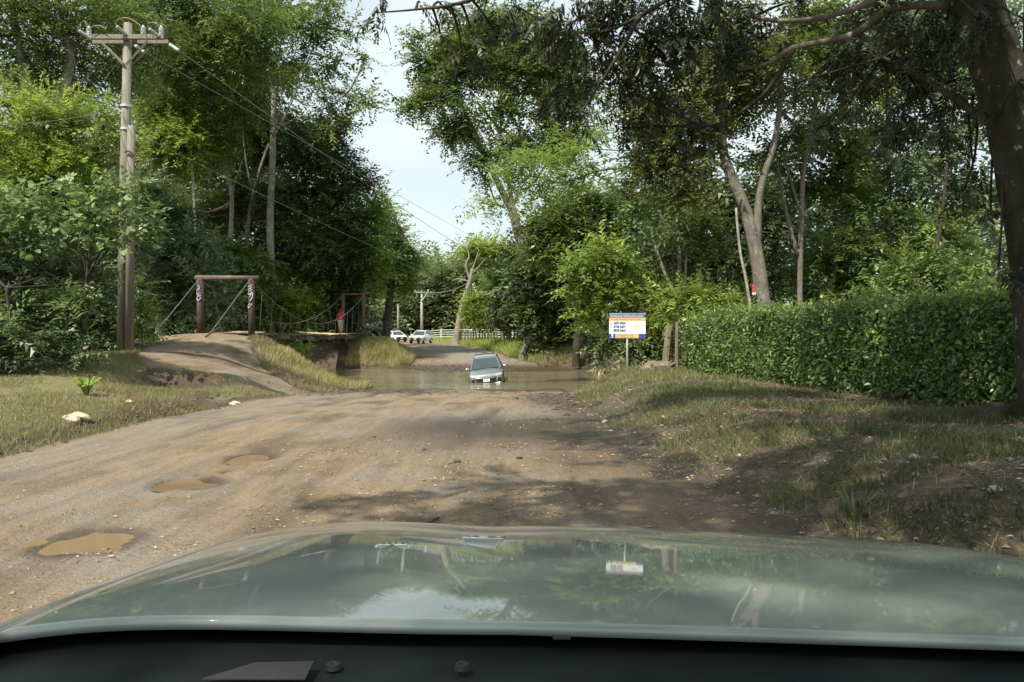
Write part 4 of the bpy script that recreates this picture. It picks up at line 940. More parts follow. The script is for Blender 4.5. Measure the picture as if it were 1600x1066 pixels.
def rock_verts(rg, k=0):
    v = np.array([(1, 0, 0), (-1, 0, 0), (0, 1, 0), (0, -1, 0), (0, 0, .75), (0, 0, -.5)], float) * rg.uniform(.6, 1.2, (6, 1)); return v
RF = np.array([(0, 2, 4), (2, 1, 4), (1, 3, 4), (3, 0, 4), (2, 0, 5), (1, 2, 5), (3, 1, 5), (0, 3, 5)])
def stones(name, label, xy, s0, s1, m, rg):
    n = len(xy); z = terr(xy[:, 0], xy[:, 1]); T = rock_verts(rg); s_ = s0 * (s1 / s0) ** (rg.uniform(0, 1, n) ** 2.2); a = rg.uniform(0, 6.28, n)
    V = T[None] * rg.uniform(.55, 1.3, (n, 6, 1)) * s_[:, None, None] * np.array([1, .8, .6])
    c_, q = np.cos(a)[:, None], np.sin(a)[:, None]
    X = V[..., 0] * c_ - V[..., 1] * q; Yv = V[..., 0] * q + V[..., 1] * c_
    V = np.stack([X + xy[:, :1], Yv + xy[:, 1:], V[..., 2] + z[:, None] + s_[:, None] * .1], -1).reshape(-1, 3)
    f = (RF[None] + (np.arange(n) * 6)[:, None, None]).reshape(-1, 3)
    me = mesh_np(name, V, f); at_ = me.attributes.new('v', 'FLOAT', 'FACE'); at_.data.foreach_set('value', np.repeat(rg.uniform(0, 1, n), 8).astype(np.float32))
    o = link(name, me, m); tag(o, label, 'gravel', kind='stuff'); return o
def stone_mat(name, cols, rough=.8):
    m, nt, b = new_mat(name); a_ = nt.nodes.new('ShaderNodeAttribute'); a_.attribute_name = 'v'
    r = ramp(nt, [(i / (len(cols) - 1), c) for i, c in enumerate(cols)]); nt.links.new(a_.outputs['Fac'], r.inputs['Fac']); nt.links.new(r.outputs['Color'], b.inputs['Base Color'])
    b.inputs['Roughness'].default_value = rough; return m
SG = stone_mat('gravel_grey', [(.12, .10, .08), (.2, .165, .125), (.23, .195, .15), (.33, .29, .23)])
SD = stone_mat('mud_clod', [(.04, .03, .02), (.075, .055, .038), (.11, .085, .06)])
xy = scatter(14000, -7, 2.2, 4.5, 24, rg, lambda x, y: (roadmask(x, y) > .5) & (fbm(x * .9, y * .5, 91, 3) > -.1), 1.6)
stones('gravel', 'small loose gravel scattered on the dirt road', xy, .005, .028, SG, rg)
xy = scatter(9000, 1.2, 7.5, 4.5, 26, rg, lambda x, y: (roadmask(x, y) < .6) & (fbm(x * .9, y * .9, 93, 3) > -.2), 1.2)
stones('gravel', 'stony debris on the shaded right bank', xy, .01, .05, SG, rg)
xy = np.stack([rg.normal(1.5, .62, 1500), rg.normal(21.2, 2.4, 1500)], -1); xy = np.concatenate([xy, np.stack([rg.normal(-4.8, 1.4, 1300), rg.normal(27.6, 1.3, 1300)], -1), scatter(500, -7.4, -6.3, 9, 20, rg)])
stones('mud_clods', 'churned dark mud clods beside the ford', xy, .02, .11, SD, rg)
xy = scatter(1600, -8.5, 1.0, 49.5, 56, rg); stones('mud_clods', 'dark mud clods along the far water edge', xy, .03, .14, SD, rg)
LIT = stone_mat('leaf_litter', [(.28, .22, .15), (.34, .28, .19), (.2, .15, .085), (.42, .37, .28)])
def litter(label, xy, s):
    n = len(xy); z = terr(xy[:, 0], xy[:, 1]); P = np.stack([xy[:, 0], xy[:, 1], z + .012], -1)
    nr = np.stack([rg.normal(0, .35, n), rg.normal(0, .35, n), np.ones(n)], -1); a = rg.uniform(0, 6.28, n)
    V, v = place(np.array([leafquad(0, 0, 0, 1, 0, .03, .55, .1)]), P, rot_basis(np.stack([np.cos(a), np.sin(a), 0 * a], -1), nr), s * rg.uniform(.5, 1.4, n), rg)
    o = leaf_object('leaf_litter', V, v, LIT); tag(o, label, 'leaves', kind='stuff')
cen = scatter(46, -2.8, 2, 5.5, 11.5, rg)
xy = np.concatenate([c_ + rg.normal(0, 1, (18, 2)) * np.array([.16, .1]) for c_ in cen] + [scatter(420, -2.6, 2, 5.4, 12, rg)])
litter('dead pale leaves fallen on the dirt road ahead of the hood', xy, .035)
litter('dead leaves and pale scraps on the shaded right bank', scatter(1500, 2, 8, 5, 22, rg), .045)

# ------------------------------------------------------------------ object materials
M_RUST = simple('rusty_steel', (.065, .04, .031), .75, .1, .45, 3, .01)
M_RUST2 = simple('rust_orange', (.13, .062, .04), .75, .1, .35, 4, .01)
M_RUSTD = simple('rusty_beam', (.12, .088, .065), .7, .1, .4, 3, .01)
M_CABLE = simple('steel_cable', (.22, .21, .19), .5, .4, .2)
M_WOOD = simple('weathered_board', (.16, .12, .085), .85, 0, .35, 5, .005, mscale=(1, 4, 1))
M_PLY = simple('plywood', (.62, .47, .28), .7, 0, .15, 2)
M_POLE = simple('pole_wood', (.20, .182, .145), .85, 0, .4, 5, .01, mscale=(3, 3, .25))
M_PORC = simple('porcelain', (.42, .44, .42), .3, 0, .1)
M_GALV = simple('galvanised', (.55, .56, .56), .4, .5, .1)
M_WHITE = simple('white_paint', (.72, .74, .70), .5, 0, .08)
M_DPOST = simple('fence_wood', (.10, .08, .06), .9, 0, .5, 6, .01)
M_LPOST = simple('pale_fence_wood', (.17, .14, .10), .9, 0, .35, 6, .01, mscale=(2, 2, .4))
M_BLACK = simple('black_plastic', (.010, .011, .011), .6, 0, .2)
M_TYRE = simple('tyre_rubber', (.02, .02, .02), .85)
M_GLASSD = simple('car_glass', (.03, .045, .05), .05, 0, .1, 2, 0, 1.0)
M_CHROME = simple('chrome', (.8, .8, .8), .12, 1.0, .02)
M_LAMP = simple('lamp_lens', (.7, .72, .72), .1, .2, .1)
M_COWL = simple('cowl_plastic', (.016, .021, .019), .95, 0, .2, 8, 0, .08)
def paint(name, col, metal=.3):
    m, nt, b = new_mat(name); n = noise(nt, 4, 5)
    r = ramp(nt, [(.35, tuple(c * .9 for c in col)), (.7, tuple(min(1, c * 1.08) for c in col))]); nt.links.new(n.outputs['Fac'], r.inputs['Fac']); nt.links.new(r.outputs['Color'], b.inputs['Base Color'])
    b.inputs['Metallic'].default_value = metal; b.inputs['Roughness'].default_value = .35
    b.inputs['Coat Weight'].default_value = 1; b.inputs['Coat Roughness'].default_value = .03; return m

# ------------------------------------------------------------------ footbridge with two steel gates
def footbridge():
    rg = np.random.default_rng(4)
    o0 = np.array([-14.4, 40.0, 1.4])
    root = thing('footbridge', 'narrow hanging footbridge on cables between two rusty steel gates over the river', 'footbridge', tuple(o0))
    L = lambda p: np.array(p, float) - o0
    def post(x, y, z0, z1, w, m, lab=None):
        o = MB().tube([L((x, y, z0)), L((x, y, z1))], w / 2, 14).build('post', m, root, smooth=False)
        for p in o.data.polygons: p.use_smooth = len(p.vertices) == 4
        if lab: o['label'] = lab
        return o
    t1l, t1r = at(313, 434, 40), at(393, 434, 40)
    t2l, t2r = at(536, 460, 60), at(568, 460, 60)
    pl = post(t1l[0], 40, .9, t1l[2] - .05, .34, M_RUST); pr = post(t1r[0], 40, .9, t1r[2] - .05, .32, M_RUST)
    post(t2l[0], 60, -.6, t2l[2], .26, M_RUST2); post(t2r[0], 60, -.6, t2r[2], .28, M_RUST2)
    MB().tube([L((t1l[0] - .25, 40, t1l[2])), L((t1r[0] + .35, 40, t1r[2] - .03))], .13, 12).build('crossbeam', M_RUSTD, root, smooth=True)
    MB().tube([L((t2l[0] - .2, 60, t2l[2])), L((t2r[0] + .25, 60, t2r[2]))], .07, 10).build('crossbeam', M_RUST2, root, smooth=True)
    # spray paint scribbles wrapped on the gate posts (flat print on the steel)
    def scribble(x, pts, m):
        P = [L((x + dx, 40 - math.sqrt(max(.19 ** 2 - dx * dx, .001)) - .012, z)) for dx, z in pts]
        MB().tube(smooth_path(P, 5), .016, 5).build('graffiti', m, root)
    gw = simple('spray_white', (.6, .62, .66), .7); gb = simple('spray_blue', (.34, .42, .68), .7)
    z = lambda py: EYE - (py - HZ) / F * 40
    x = t1l[0]
    scribble(x, [(-.09, z(446)), (.06, z(450)), (-.1, z(453)), (.08, z(449))], gb)
    scribble(x, [(.09, z(453)), (-.1, z(455)), (-.09, z(460)), (.03, z(459)), (-.08, z(462)), (.1, z(462))], gb)
    scribble(x, [(.02, z(462)), (-.1, z(466)), (-.02, z(470)), (.08, z(466)), (.02, z(462))], gw)
    x = t1r[0]
    for py in (448, 451.5, 455): scribble(x, [(-.1, z(py + 1)), (-.02, z(py)), (.1, z(py - 2.5))], gw)
    scribble(x, [(-.12, z(459)), (-.02, z(460)), (.1, z(456)), (.0, z(463)), (.12, z(458)), (.07, z(467)), (-.02, z(470))], gw)
    scribble(x, [(-.02, z(475)), (-.11, z(478)), (-.08, z(481.5)), (.08, z(475))], gw)
    # deck
    def ctr(t): return np.array([lerp(-14.35, -12.0, t), lerp(40.4, 60.2, t), lerp(1.43, 1.30, t) - .10 * math.sin(math.pi * t)])
    hw = lambda t: lerp(1.0, .72, t)
    for side in (-1, 1):
        pts = [L(ctr(t) + np.array([side * hw(t), 0, -.16 + .05 * math.sin(t * 23 + side)])) for t in np.linspace(0, 1, 14)]
        MB().tube(pts, .07, 6, wob=.05).build('stringer', M_RUST, root)
    N = 62
    for k in range(N):
        t = (k + .5) / N
        if rg.uniform() < .05: continue
        c = ctr(t); w = hw(t) * 2 * rg.uniform(.98, 1.12)
        MB().box(L(c) + np.array([rg.normal(0, .05), 0, rg.normal(0, .012)]), (w, .27, .045), rz=rg.normal(-.1, .03), ry=rg.normal(0, .025), rx=rg.normal(0, .02)).build('plank', M_WOOD, root)
    for k in range(15):                                   # side boards hanging under the edge
        t = (k + .5) / 15; c = ctr(t)
        MB().box(L(c + np.array([hw(t) + .05, 0, -.14 - rg.uniform(0, .08)])), (.03, 1.3, .22), rz=-.118, rx=rg.normal(0, .03), ry=rg.normal(0, .1)).build('side_board', M_RUST if k % 3 else M_WOOD, root)
    for (t, dz, sx, sy, rx, ry) in [(.06, .05, 1.7, 1.3, .05, .03), (.56, .07, 1.1, 3.6, -.015, .20), (.70, .05, 1.2, 2.4, .01, .08), (.46, .03, .7, .5, 0, .1), (.84, .05, .6, .6, 0, .05)]:
        MB().box(L(ctr(t) + np.array([.25, 0, dz])), (sx, sy, .02), rz=-.118, rx=rx, ry=ry).build('plywood_panel', M_PLY, root)
    # main cables, hangers, guys
    for (a, b, side) in [(t1l, t2l, -1), (t1r, t2r, 1)]:
        def cab(t): 
            p = lerp(a, b, t); return np.array([p[0], p[1], p[2] - .05 - 2.25 * 4 * t * (1 - t) * .98])
        MB().tube([L(cab(t)) for t in np.linspace(0, 1, 26)], .018, 6).build('main_cable', M_CABLE, root, smooth=True)
        for k in range(1, 15):
            t = k / 15; c = ctr(t); e = c + np.array([side * hw(t), 0, -.1]); q = cab(t)
            if q[2] < e[2] + .1: continue
            MB().tube([L(q), L((q + e) / 2 + np.array([rg.normal(0, .03), 0, 0])), L(e)], .010, 4).build('hanger', M_CABLE, root)
    for a, b in [(t1r, at(322, 536, 35.2)), (t1l, at(236, 522, 35.5)), (t2l, (-13.6, 66, .6)), (t2r, (-10.8, 66, .6))]:
        b = np.array(b, float); b[2] = hz(b[0], b[1]) - .05
        MB().tube([L(a), L(b)], .018, 6).build('guy_cable', M_CABLE, root)
    g = at(320, 536, 35.2); g[2] = hz(g[0], g[1])
    MB().tube([L(g), L(g + np.array([.62, .1, .42]))], .035, 6).build('anchor_rod', M_RUST, root)
footbridge()

# ------------------------------------------------------------------ utility pole and wires
def strain(m, p, q, r=.06):
    p = np.array(p); q = np.array(q); n = 9; pts, rr = [], []
    for k in range(n * 2 + 1):
        pts.append(lerp(p, q, k / (n * 2))); rr.append(r if k % 2 else r * .8)
    rr[0] = rr[-1] = r * .4; m.tube(pts, rr, 10)
def utility_pole():
    Y = 26.0; b = at(192, 556, Y); b[2] = hz(b[0], Y) - .2
    root = thing('utility_pole', 'tall double wooden utility pole with two crossarms on the left bank', 'utility pole', tuple(b))
    L = lambda px, py, d=0: at(px, py, Y + d) - b
    MB().tube([L(191, 560), L(194, 300), L(200, 37)], [.165, .15, .13], 16).build('pole', M_POLE, root, smooth=True)
    MB().tube([L(202, 560, -.1), L(204, 300, -.1), L(205, 197, -.08)], [.135, .13, .12], 16).build('splice_pole', M_POLE, root, smooth=True)
    c1 = (L(143, 58, -.2) + L(256, 58, -.2)) / 2; c2 = (L(145, 66, .2) + L(264, 66, .2)) / 2
    MB().box(c1, (113 / F * Y, .12, .15)).build('crossarm', M_POLE, root, bevel=.01)
    MB().box(c2, (119 / F * Y, .12, .13)).build('crossarm', M_POLE, root, bevel=.01)
    for (a, q, m, d) in [((160, 68), (193, 100), M_POLE, -.24), ((231, 64), (197, 101), M_POLE, -.24), ((238, 70), (204, 104), M_POLE, .26), ((164, 72), (190, 98), M_RUSTD, .26)]:
        MB().tube([L(*a, d), L(*q, d * .8)], .045, 4).build('brace', m, root)
    for px in (139, 224, 252):
        dd = -.2
        m = MB().lathe([(.03, 0), (.07, .02), (.085, .06), (.07, .08), (.085, .12), (.07, .14), (.085, .18), (.07, .2), (.08, .25), (.04, .29), (.03, .34)], L(px, 56 if px != 139 else 57, dd), 12)
        m.build('insulator', M_PORC, root, smooth=False)
    for (p, q, d) in [((123, 48), (143, 61), -.5), ((182, 41), (197, 54), -.5), ((233, 45), (249, 58), -.5), ((211, 71), (226, 82), .5), ((264, 69), (279, 79), .5)]:
        m = MB(); strain(m, L(*p, d), L(*q, d * .5), .06); m.build('strain_insulator', M_PORC, root, smooth=True)
    for pts in [[(123, 48), (122, 42), (132, 33), (138, 47)], [(140, 44), (150, 40), (160, 42), (166, 47)], [(182, 41), (182, 32), (198, 28), (214, 36), (224, 46)], [(233, 45), (231, 37), (242, 36), (250, 42)]]:
        MB().tube(smooth_path([L(*p, -.4) for p in pts]), .014, 5).build('jumper_wire', M_CABLE, root, smooth=True)
    for py in (166, 202):
        MB().lathe([(.16, -.04), (.18, -.04), (.18, .04), (.16, .04)], L(197, py), 14).build('band', M_GALV, root)
    MB().tube(smooth_path([L(195, 238, -.25), L(200, 236, -.3), L(206, 240, -.28), L(209, 245, -.25)]), .035, 6).build('clamp', M_RUST2, root)
    return b
pb = utility_pole()
def wire(label, a, b, sag, r, cat='power line', m=M_CABLE, group=None):
    a = np.array(a, float); b = np.array(b, float); t = np.linspace(0, 1, 40)[:, None]
    p = lerp(a, b, t); p[:, 2:] -= sag * 4 * t * (1 - t)
    o = MB().tube(p - a, r, 5).build('power_line', m, None, smooth=True); o.location = tuple(a); tag(o, label, cat, group); return o
wire('power line running from the right crossarm end down across the sky gap', at(279, 79, 26.5), at(770, 414, 84), .35, .014)
wire('thinner power line just above, meeting the sky at the dark tree edge', at(226, 82, 26.5), at(800, 405, 90), .0, .010)
wire('lower cable from the middle of the pole to the right woods', at(205, 204, 26), at(800, 470, 80), .5, .010, 'cable')
wire('upper left wire from the crossarm to the left picture edge', at(123, 48, 25.5), at(-500, -420, 10), .2, .012)
wire('cable leaving the pole band towards the left edge', at(190, 203, 26), at(-40, 70, 20), .3, .012, 'cable')
wire('steep guy wire from the brace down to the left woods', at(186, 96, 26), at(132, 165, 30), .0, .010, 'guy wire')
wire('low wire between pole and left edge', at(190, 166, 26), at(-60, 190, 22), .25, .009, 'cable')

def far_pole(label, px, Y, ytop, arm):
    b = at(px, 530, Y); b[2] = hz(b[0], Y) - .1; root = thing('utility_pole', label, 'utility pole', tuple(b))
    top = at(px, ytop, Y) - b
    MB().tube([(0, 0, 0), top], [.2, .14], 10).build('pole', simple('concrete_pole', (.34, .33, .3), .8) if arm else M_POLE, root, smooth=True)
    if arm:
        MB().box(top + np.array([0, -.15, -.35]), (1.9, .12, .14)).build('crossarm', M_GALV, root)
        for dx in (-.85, .1, .85):
            MB().lathe([(.05, 0), (.1, .04), (.1, .26), (.05, .32)], top + np.array([dx, -.15, -.28]), 8).build('insulator', M_PORC, root)
        MB().tube([top + np.array([.75, -.2, -.4]), top + np.array([0, -.2, -1.5])], .05, 4).build('brace', M_GALV, root)
far_pole('far pale power pole with a short crossarm behind the white car', 659, 104, 453, True)
far_pole('far thin power pole above the partly hidden white car', 622, 108, 476, False)
wire('far power line from the pale pole into the bare tree', at(663, 456, 104), at(740, 438, 86), .6, .05)

# ------------------------------------------------------------------ sign board
def text_mesh(body, size, m, parent, loc, name='lettering', align='LEFT', bold=0.0, w=1.0):
    c = bpy.data.curves.new(name, 'FONT'); c.body = body; c.size = size; c.align_x = align; c.align_y = 'CENTER'; c.extrude = .0008; c.offset = bold
    t = bpy.data.objects.new(name, c); COL.objects.link(t)
    me = bpy.data.meshes.new_from_object(t); bpy.data.objects.remove(t); bpy.data.curves.remove(c)
    o = link(name, me, m, parent); me.materials.clear(); me.materials.append(m)
    o.location = loc; o.rotation_euler = (math.radians(90), 0, 0); o.scale = (w, 1, 1); return o
def sign_board():
    Y = 22.0; a, c = at(952, 490, Y), at(1008.5, 529, Y); W_ = c[0] - a[0]; H_ = a[2] - c[2]
    gx = (a[0] + c[0]) / 2; g = hz(gx, Y)
    root = thing('sign_board', 'blue and white business sign with phone numbers on a metal post by the river', 'sign', (gx, Y, g), (0, 0, math.radians(-2)))
    zb = c[2] - g
    MB().tube([(0, .03, -.3), (0, .03, zb + H_ * .9)], .028, 12).build('post', M_GALV, root, smooth=True)
    MB().box((0, 0, zb + H_ / 2), (W_, .018, H_)).build('panel', simple('sign_white', (.80, .86, .86), .4, var=.03), root)
    bl = simple('sign_blue', (.035, .075, .30), .4, var=.1); og = simple('sign_orange', (.70, .47, .16), .4, var=.1)
    dk = simple('sign_navy', (.02, .05, .17), .5, var=.1); yl = simple('sign_yellow', (.85, .72, .38), .4, var=.05); gn = simple('sign_green', (.36, .62, .38), .4); wh = simple('sign_letter_white', (.85, .87, .85), .4, var=.02)
    rd = simple('sign_red', (.62, .16, .08), .4); sy = simple('sign_sun', (.88, .72, .2), .4)
    T = lambda f: zb + H_ * (1 - f)
    def band(n, x0, x1, f0, f1, m, y=-.011): 
        MB().box(((x0 + x1) / 2 * W_, y, (T(f0) + T(f1)) / 2), ((x1 - x0) * W_, .004, T(f0) - T(f1))).build(n, m, root)
    band('header_band', -.5, .5, 0, .17, bl); band('slogan_band', -.5, .5, .17, .30, og); band('footer_band', -.5, .5, .81, 1.0, bl); band('footer_panel', -.33, .31, .815, .985, og, -.0125)
    band('header_edge', -.5, .5, -.012, .045, simple('sign_pale_blue', (.25, .33, .5), .4), -.0125)
    text_mesh('MATERIALES DE CONSTRUCCION NOSARA', .058, yl, root, (-.47 * W_, -.0155, T(.115)), bold=.0012, w=.80)
    text_mesh('ZONA LUJAN, MATERIALES, TRANSPORTE & MAS', .048, rd, root, (-.47 * W_, -.0155, T(.235)), bold=.0004, w=.80)
    for k, s_ in enumerate(('2682-0660', '8708-5837', '8858-0660')):
        text_mesh(s_, .098, dk, root, (-.385 * W_, -.0135, T(.385 + .148 * k)), bold=.003, w=.80)
    # telephone and round green call marks
    MB().tube(smooth_path([(-.47 * W_, -.014, T(.34)), (-.465 * W_, -.014, T(.39)), (-.44 * W_, -.014, T(.43)), (-.415 * W_, -.014, T(.44))]), .007, 6).build('phone_mark', dk, root)
    for k in (1, 2):
        MB().lathe([(.016, -.002), (.026, -.002), (.026, .002), (.016, .002)], (-.443 * W_, -.0135, T(.385 + .148 * k)), 16, 'Y').build('call_mark', gn, root)
    m = MB(); cxs, czs = .255 * W_, T(.50); v = [(cxs, -.014, czs)]
    for k in range(24):
        r = .085 if k % 2 == 0 else .052; v.append((cxs + r * math.cos(k / 24 * 6.283), -.014, czs + r * .8 * math.sin(k / 24 * 6.283)))
    m.add(v, [(0, (k + 1) % 24 + 1, k + 1) for k in range(24)]); m.build('sun_mark', sy, root)
    for k, (x0, n) in enumerate([(.04, 5), (.38, 3)]):
        text_mesh('- ' * n, .05, gn, root, (x0 * W_, -.0135, T(.62)), w=.8)
    text_mesh('- - - -    - -', .05, gn, root, (.05 * W_, -.0135, T(.70)), w=.8)
    MB().lathe([(.012, -.002), (.026, -.002), (.026, .002), (.012, .002)], (-.415 * W_, -.0145, T(.865)), 16, 'Y').build('pin_mark', wh, root)
    MB().add([(-.44 * W_, -.0145, T(.965)), (-.39 * W_, -.0145, T(.965)), (-.415 * W_, -.0145, T(.885))], [(0, 1, 2)]).build('pin_mark', wh, root)
    text_mesh('Venta de Materiales de Construccion', .04, dk, root, (-.31 * W_, -.0165, T(.86)), w=.78)
    text_mesh('Nosara de Construccion Nosara', .04, dk, root, (-.31 * W_, -.0165, T(.94)), w=.9)
sign_board()

# small red sign nailed to the forked tree
p = at(1177.5, 452, 31.55)
rs = thing('tree_sign', 'small red and white sign nailed to the trunk of the forked tree', 'sign', tuple(p), (0, math.radians(-8), math.radians(25)))
MB().box((0, 0, .06), (.19, .012, .36)).build('panel', simple('red_sign', (.42, .04, .03), .5), rs)
MB().box((0, 0, -.17), (.19, .012, .10)).build('white_panel', simple('white_sign', (.7, .7, .66), .5), rs)
for dz in (.14, .04, -.04): MB().box((0, -.008, dz), (.13, .004, .018), ry=-.2).build('lettering', simple('sign_mark', (.6, .35, .3), .5), rs)

# ------------------------------------------------------------------ fence posts, stump
def fpost(label, px, py0, py1, Y, r, lean, m):
    b = at(px, py0, Y); b[2] = hz(b[0], Y) - .1
    t = at(px + lean, py1, Y) - b
    o = MB().tube([(0, 0, 0), t * .5, t], [r * 1.1, r, r * .85], 9, wob=.08, seed=int(px)).build('fence_post', m, None, smooth=False); o.location = tuple(b)
    return tag(o, label, 'fence post')
fpost('thick split fence post leaning right between the sign and the hedge', 1038, 577, 508, 24.6, .10, 8, M_LPOST)
fpost('straight slim fence post against the left end of the hedge', 1057, 574, 503, 24.4, .055, 1, M_LPOST)
fpost('thin dark stick post between the two larger fence posts', 1050, 576, 506, 24.8, .03, 0, M_DPOST)
for k, (py0, py1) in enumerate([(526, 524), (541, 547), (556, 562)]):
    a, b_ = at(1042, py0, 24.5), at(1075, py1, 24.5)
    wire(['topmost', 'middle', 'lowest'][k] + ' rusty wire strand tied to the fence posts beside the hedge', a, b_, .06, .008, 'wire', M_RUST)
def stump():
    b = at(1030, 583, 23.6); b[2] = hz(b[0], 23.6); rg = np.random.default_rng(3)
    root = thing('driftwood', 'weathered broken stump and root lying on the mound right of the sign', 'stump', tuple(b))
    MB().tube(smooth_path([(-.5, 0, -.02), (-.25, 0, .1), (.1, .05, .14), (.5, .1, .1)]), [.1, .13, .15, .16, .17, .17, .16, .16, .15, .14, .12, .11, .08], 10, wob=.22, seed=5).build('log', M_LPOST, root)
    for k in range(7):
        a = rg.uniform(-.5, .5); MB().tube(bez((a, 0, .1), (a + rg.uniform(-.3, .3), rg.uniform(-.2, .1), rg.uniform(.12, .38)), .05, 5, rg), np.linspace(.045, .012, 5), 6, wob=.1).build('root', M_LPOST, root)
stump()

# ------------------------------------------------------------------ rocks, culvert, sticks
M_ROCK = simple('pale_rock', (.42, .37, .27), .85, 0, .3, 7, .02)
def rock(label, px, py, s, seed, m=M_ROCK, cat='rock', name='rock'):
    Y = EYE * F / (py - HZ)
    for _ in range(8):
        x = (px - 800) / F * Y; Y = (EYE - hz(x, Y)) * F / (py - HZ)
    bm = bmesh.new(); bmesh.ops.create_icosphere(bm, subdivisions=3, radius=1); rr = np.random.default_rng(seed)
    off = rr.uniform(0, 50, 2)
    for v in bm.verts:
        c = v.co.copy(); n = float(fbm(np.array([c.x * 1.3 + off[0] + c.z]), np.array([c.y * 1.3 + off[1] - c.z * .7]), seed, 3)[0])
        v.co = c * (1 + .55 * n); v.co.x *= s[0]; v.co.y *= s[1]; v.co.z *= s[2]
    me = bpy.data.meshes.new(name); bm.to_mesh(me); bm.free()
    o = link(name, me, m); o.location = (x, Y, hz(x, Y) + s[2] * .45); o.rotation_euler = (0, 0, rr.uniform(-.4, .4)); return tag(o, label, cat)
rock('smaller pale rock of the pair at the left road edge', 177, 660, (.115, .10, .08), 1)
rock('longer flat pale rock of the pair at the left road edge', 201, 655, (.20, .13, .085), 2)
rock('pale stone beside the road below the culvert mouth', 290, 629, (.09, .08, .05), 3)
rock('whitish stone on the dirt edge nearest the culvert', 339, 631, (.12, .1, .05), 4)
for k, (px, py, s_, w_) in enumerate([(1428, 716, .05, 'largest white stone in the middle of the right bank'), (1061, 660, .045, 'white stone high on the right bank near the mound'), (945, 660, .06, 'pale stone at the foot of the mound by the road'),
                                   (1185, 715, .04, 'white stone on the right bank below the hedge middle'), (1246, 662, .045, 'small white stone under the hedge'), (1080, 742 - 55, .035, 'small pale stone low on the bank by the road edge'),
                                   (1592, 775, .06, 'pale stone at the right picture edge'), (1447, 742, .03, 'small pale stone beside the largest white stone')]):
    rock(w_, px, py, (s_ * .8, s_ * .7, s_ * .5), 20 + k, simple('white_stone', (.36, .34, .29), .8), 'stone', 'stone')
for k, (px, py, s_, w_) in enumerate([(715, 723, .04, 'dark mud lump in the middle of the road'), (812, 717, .042, 'dark lump with a pale side on the road right of the other lump'), (584, 684, .028, 'small dark lump on the sunlit left part of the road'), (663, 703, .026, 'small dark lump between the tyre tracks')]):
    rock(w_, px, py, (s_, s_ * .8, s_ * .5), 40 + k, SD, 'mud lump', 'mud_lump')
def stick(label, px, py, px2, py2, r):
    q = []
    for a, b in ((px, py), (px2, py2)):
        Y = EYE * F / (b - HZ); x = (a - 800) / F * Y; q.append(np.array([x, Y, hz(x, Y) + r]))
    o = MB().tube(bez(q[0], q[1], .01, 6), np.linspace(r, r * .6, 6), 6, wob=.15, seed=px).build('stick', M_DPOST); tag(o, label, 'stick')
stick('short dark stick lying on the road just beyond the hood', 664, 818, 686, 811, .014)
stick('thin pale twig on the road left of the mud lump', 700, 724, 716, 720, .006)
def culvert():
    Y = 22.42; b = at(333, 609, Y); root = thing('culvert', 'dark round concrete culvert mouth in the ditch bank left of the road', 'culvert', tuple(b), (0, 0, math.radians(-12)))
    M_C = simple('old_concrete', (.2, .175, .14), .9, 0, .35, 6, .01)
    m = MB().lathe([(.27, 0), (.27, 1.7), (.21, 1.7), (.21, 0), (.27, 0)], (0, -.12, 0), 22, 'Y'); m.f = m.f[:-2]; m.build('pipe', M_C, root, smooth=False)
    MB().lathe([(.22, -.02), (.22, 0)], (0, .75, 0), 20, 'Y').build('shade_disc', M_BLACK, root)  # black disc stands in for the shade inside the pipe
culvert()

# ------------------------------------------------------------------ fences beyond the river
def rail_fence():
    b = at(662, 531, 103); b[2] = hz(b[0], 103); root = thing('rail_fence', 'long white rail fence across the pasture beyond the far road', 'fence', tuple(b))
    x1 = 18.0; n = 13
    for k in range(n):
        x = k * 2.3; g = hz(b[0] + x, 103 - .25 * x) - b[2]
        MB().box((x, -.25 * x, g + .66), (.12, .12, 1.4)).build('post', M_WHITE, root)
        if k < n - 1:
            g2 = hz(b[0] + x + 2.3, 103 - .25 * (x + 2.3)) - b[2]
            for zz in (.4, .68, .96, 1.24):
                MB().tube([(x, -.25 * x - .08, g + zz), (x + 2.3, -.25 * (x + 2.3) - .08, g2 + zz)], .042, 4).build('rail', M_WHITE, root)
rail_fence()
def post_fence():
    rg = np.random.default_rng(8); A, B = at(716, 530, 93), at(868, 545, 66)
    b = np.array([A[0], A[1], hz(A[0], A[1])]); root = thing('wooden_fence', 'rough dark wooden post and wire fence along the far right verge', 'fence', tuple(b))
    tops = []
    for k in range(30):
        t = (k / 29) ** .9; x, y = lerp(A[0], B[0], t), lerp(A[1], B[1], t); g = hz(x, y) - b[2]; h = rg.uniform(1.15, 1.55)
        MB().tube([(x - b[0], y - b[1], g - .1), (x - b[0] + rg.normal(0, .05), y - b[1], g + h)], [rg.uniform(.06, .1), .06], 7, wob=.1, seed=k).build('post', M_DPOST if rg.uniform() < .6 else M_LPOST, root); tops.append((x - b[0], y - b[1], g))
    for zz in (.4, .8, 1.1): MB().tube([(x, y - .07, g + zz) for x, y, g in tops], .018, 4).build('wire', M_CABLE, root)
post_fence()

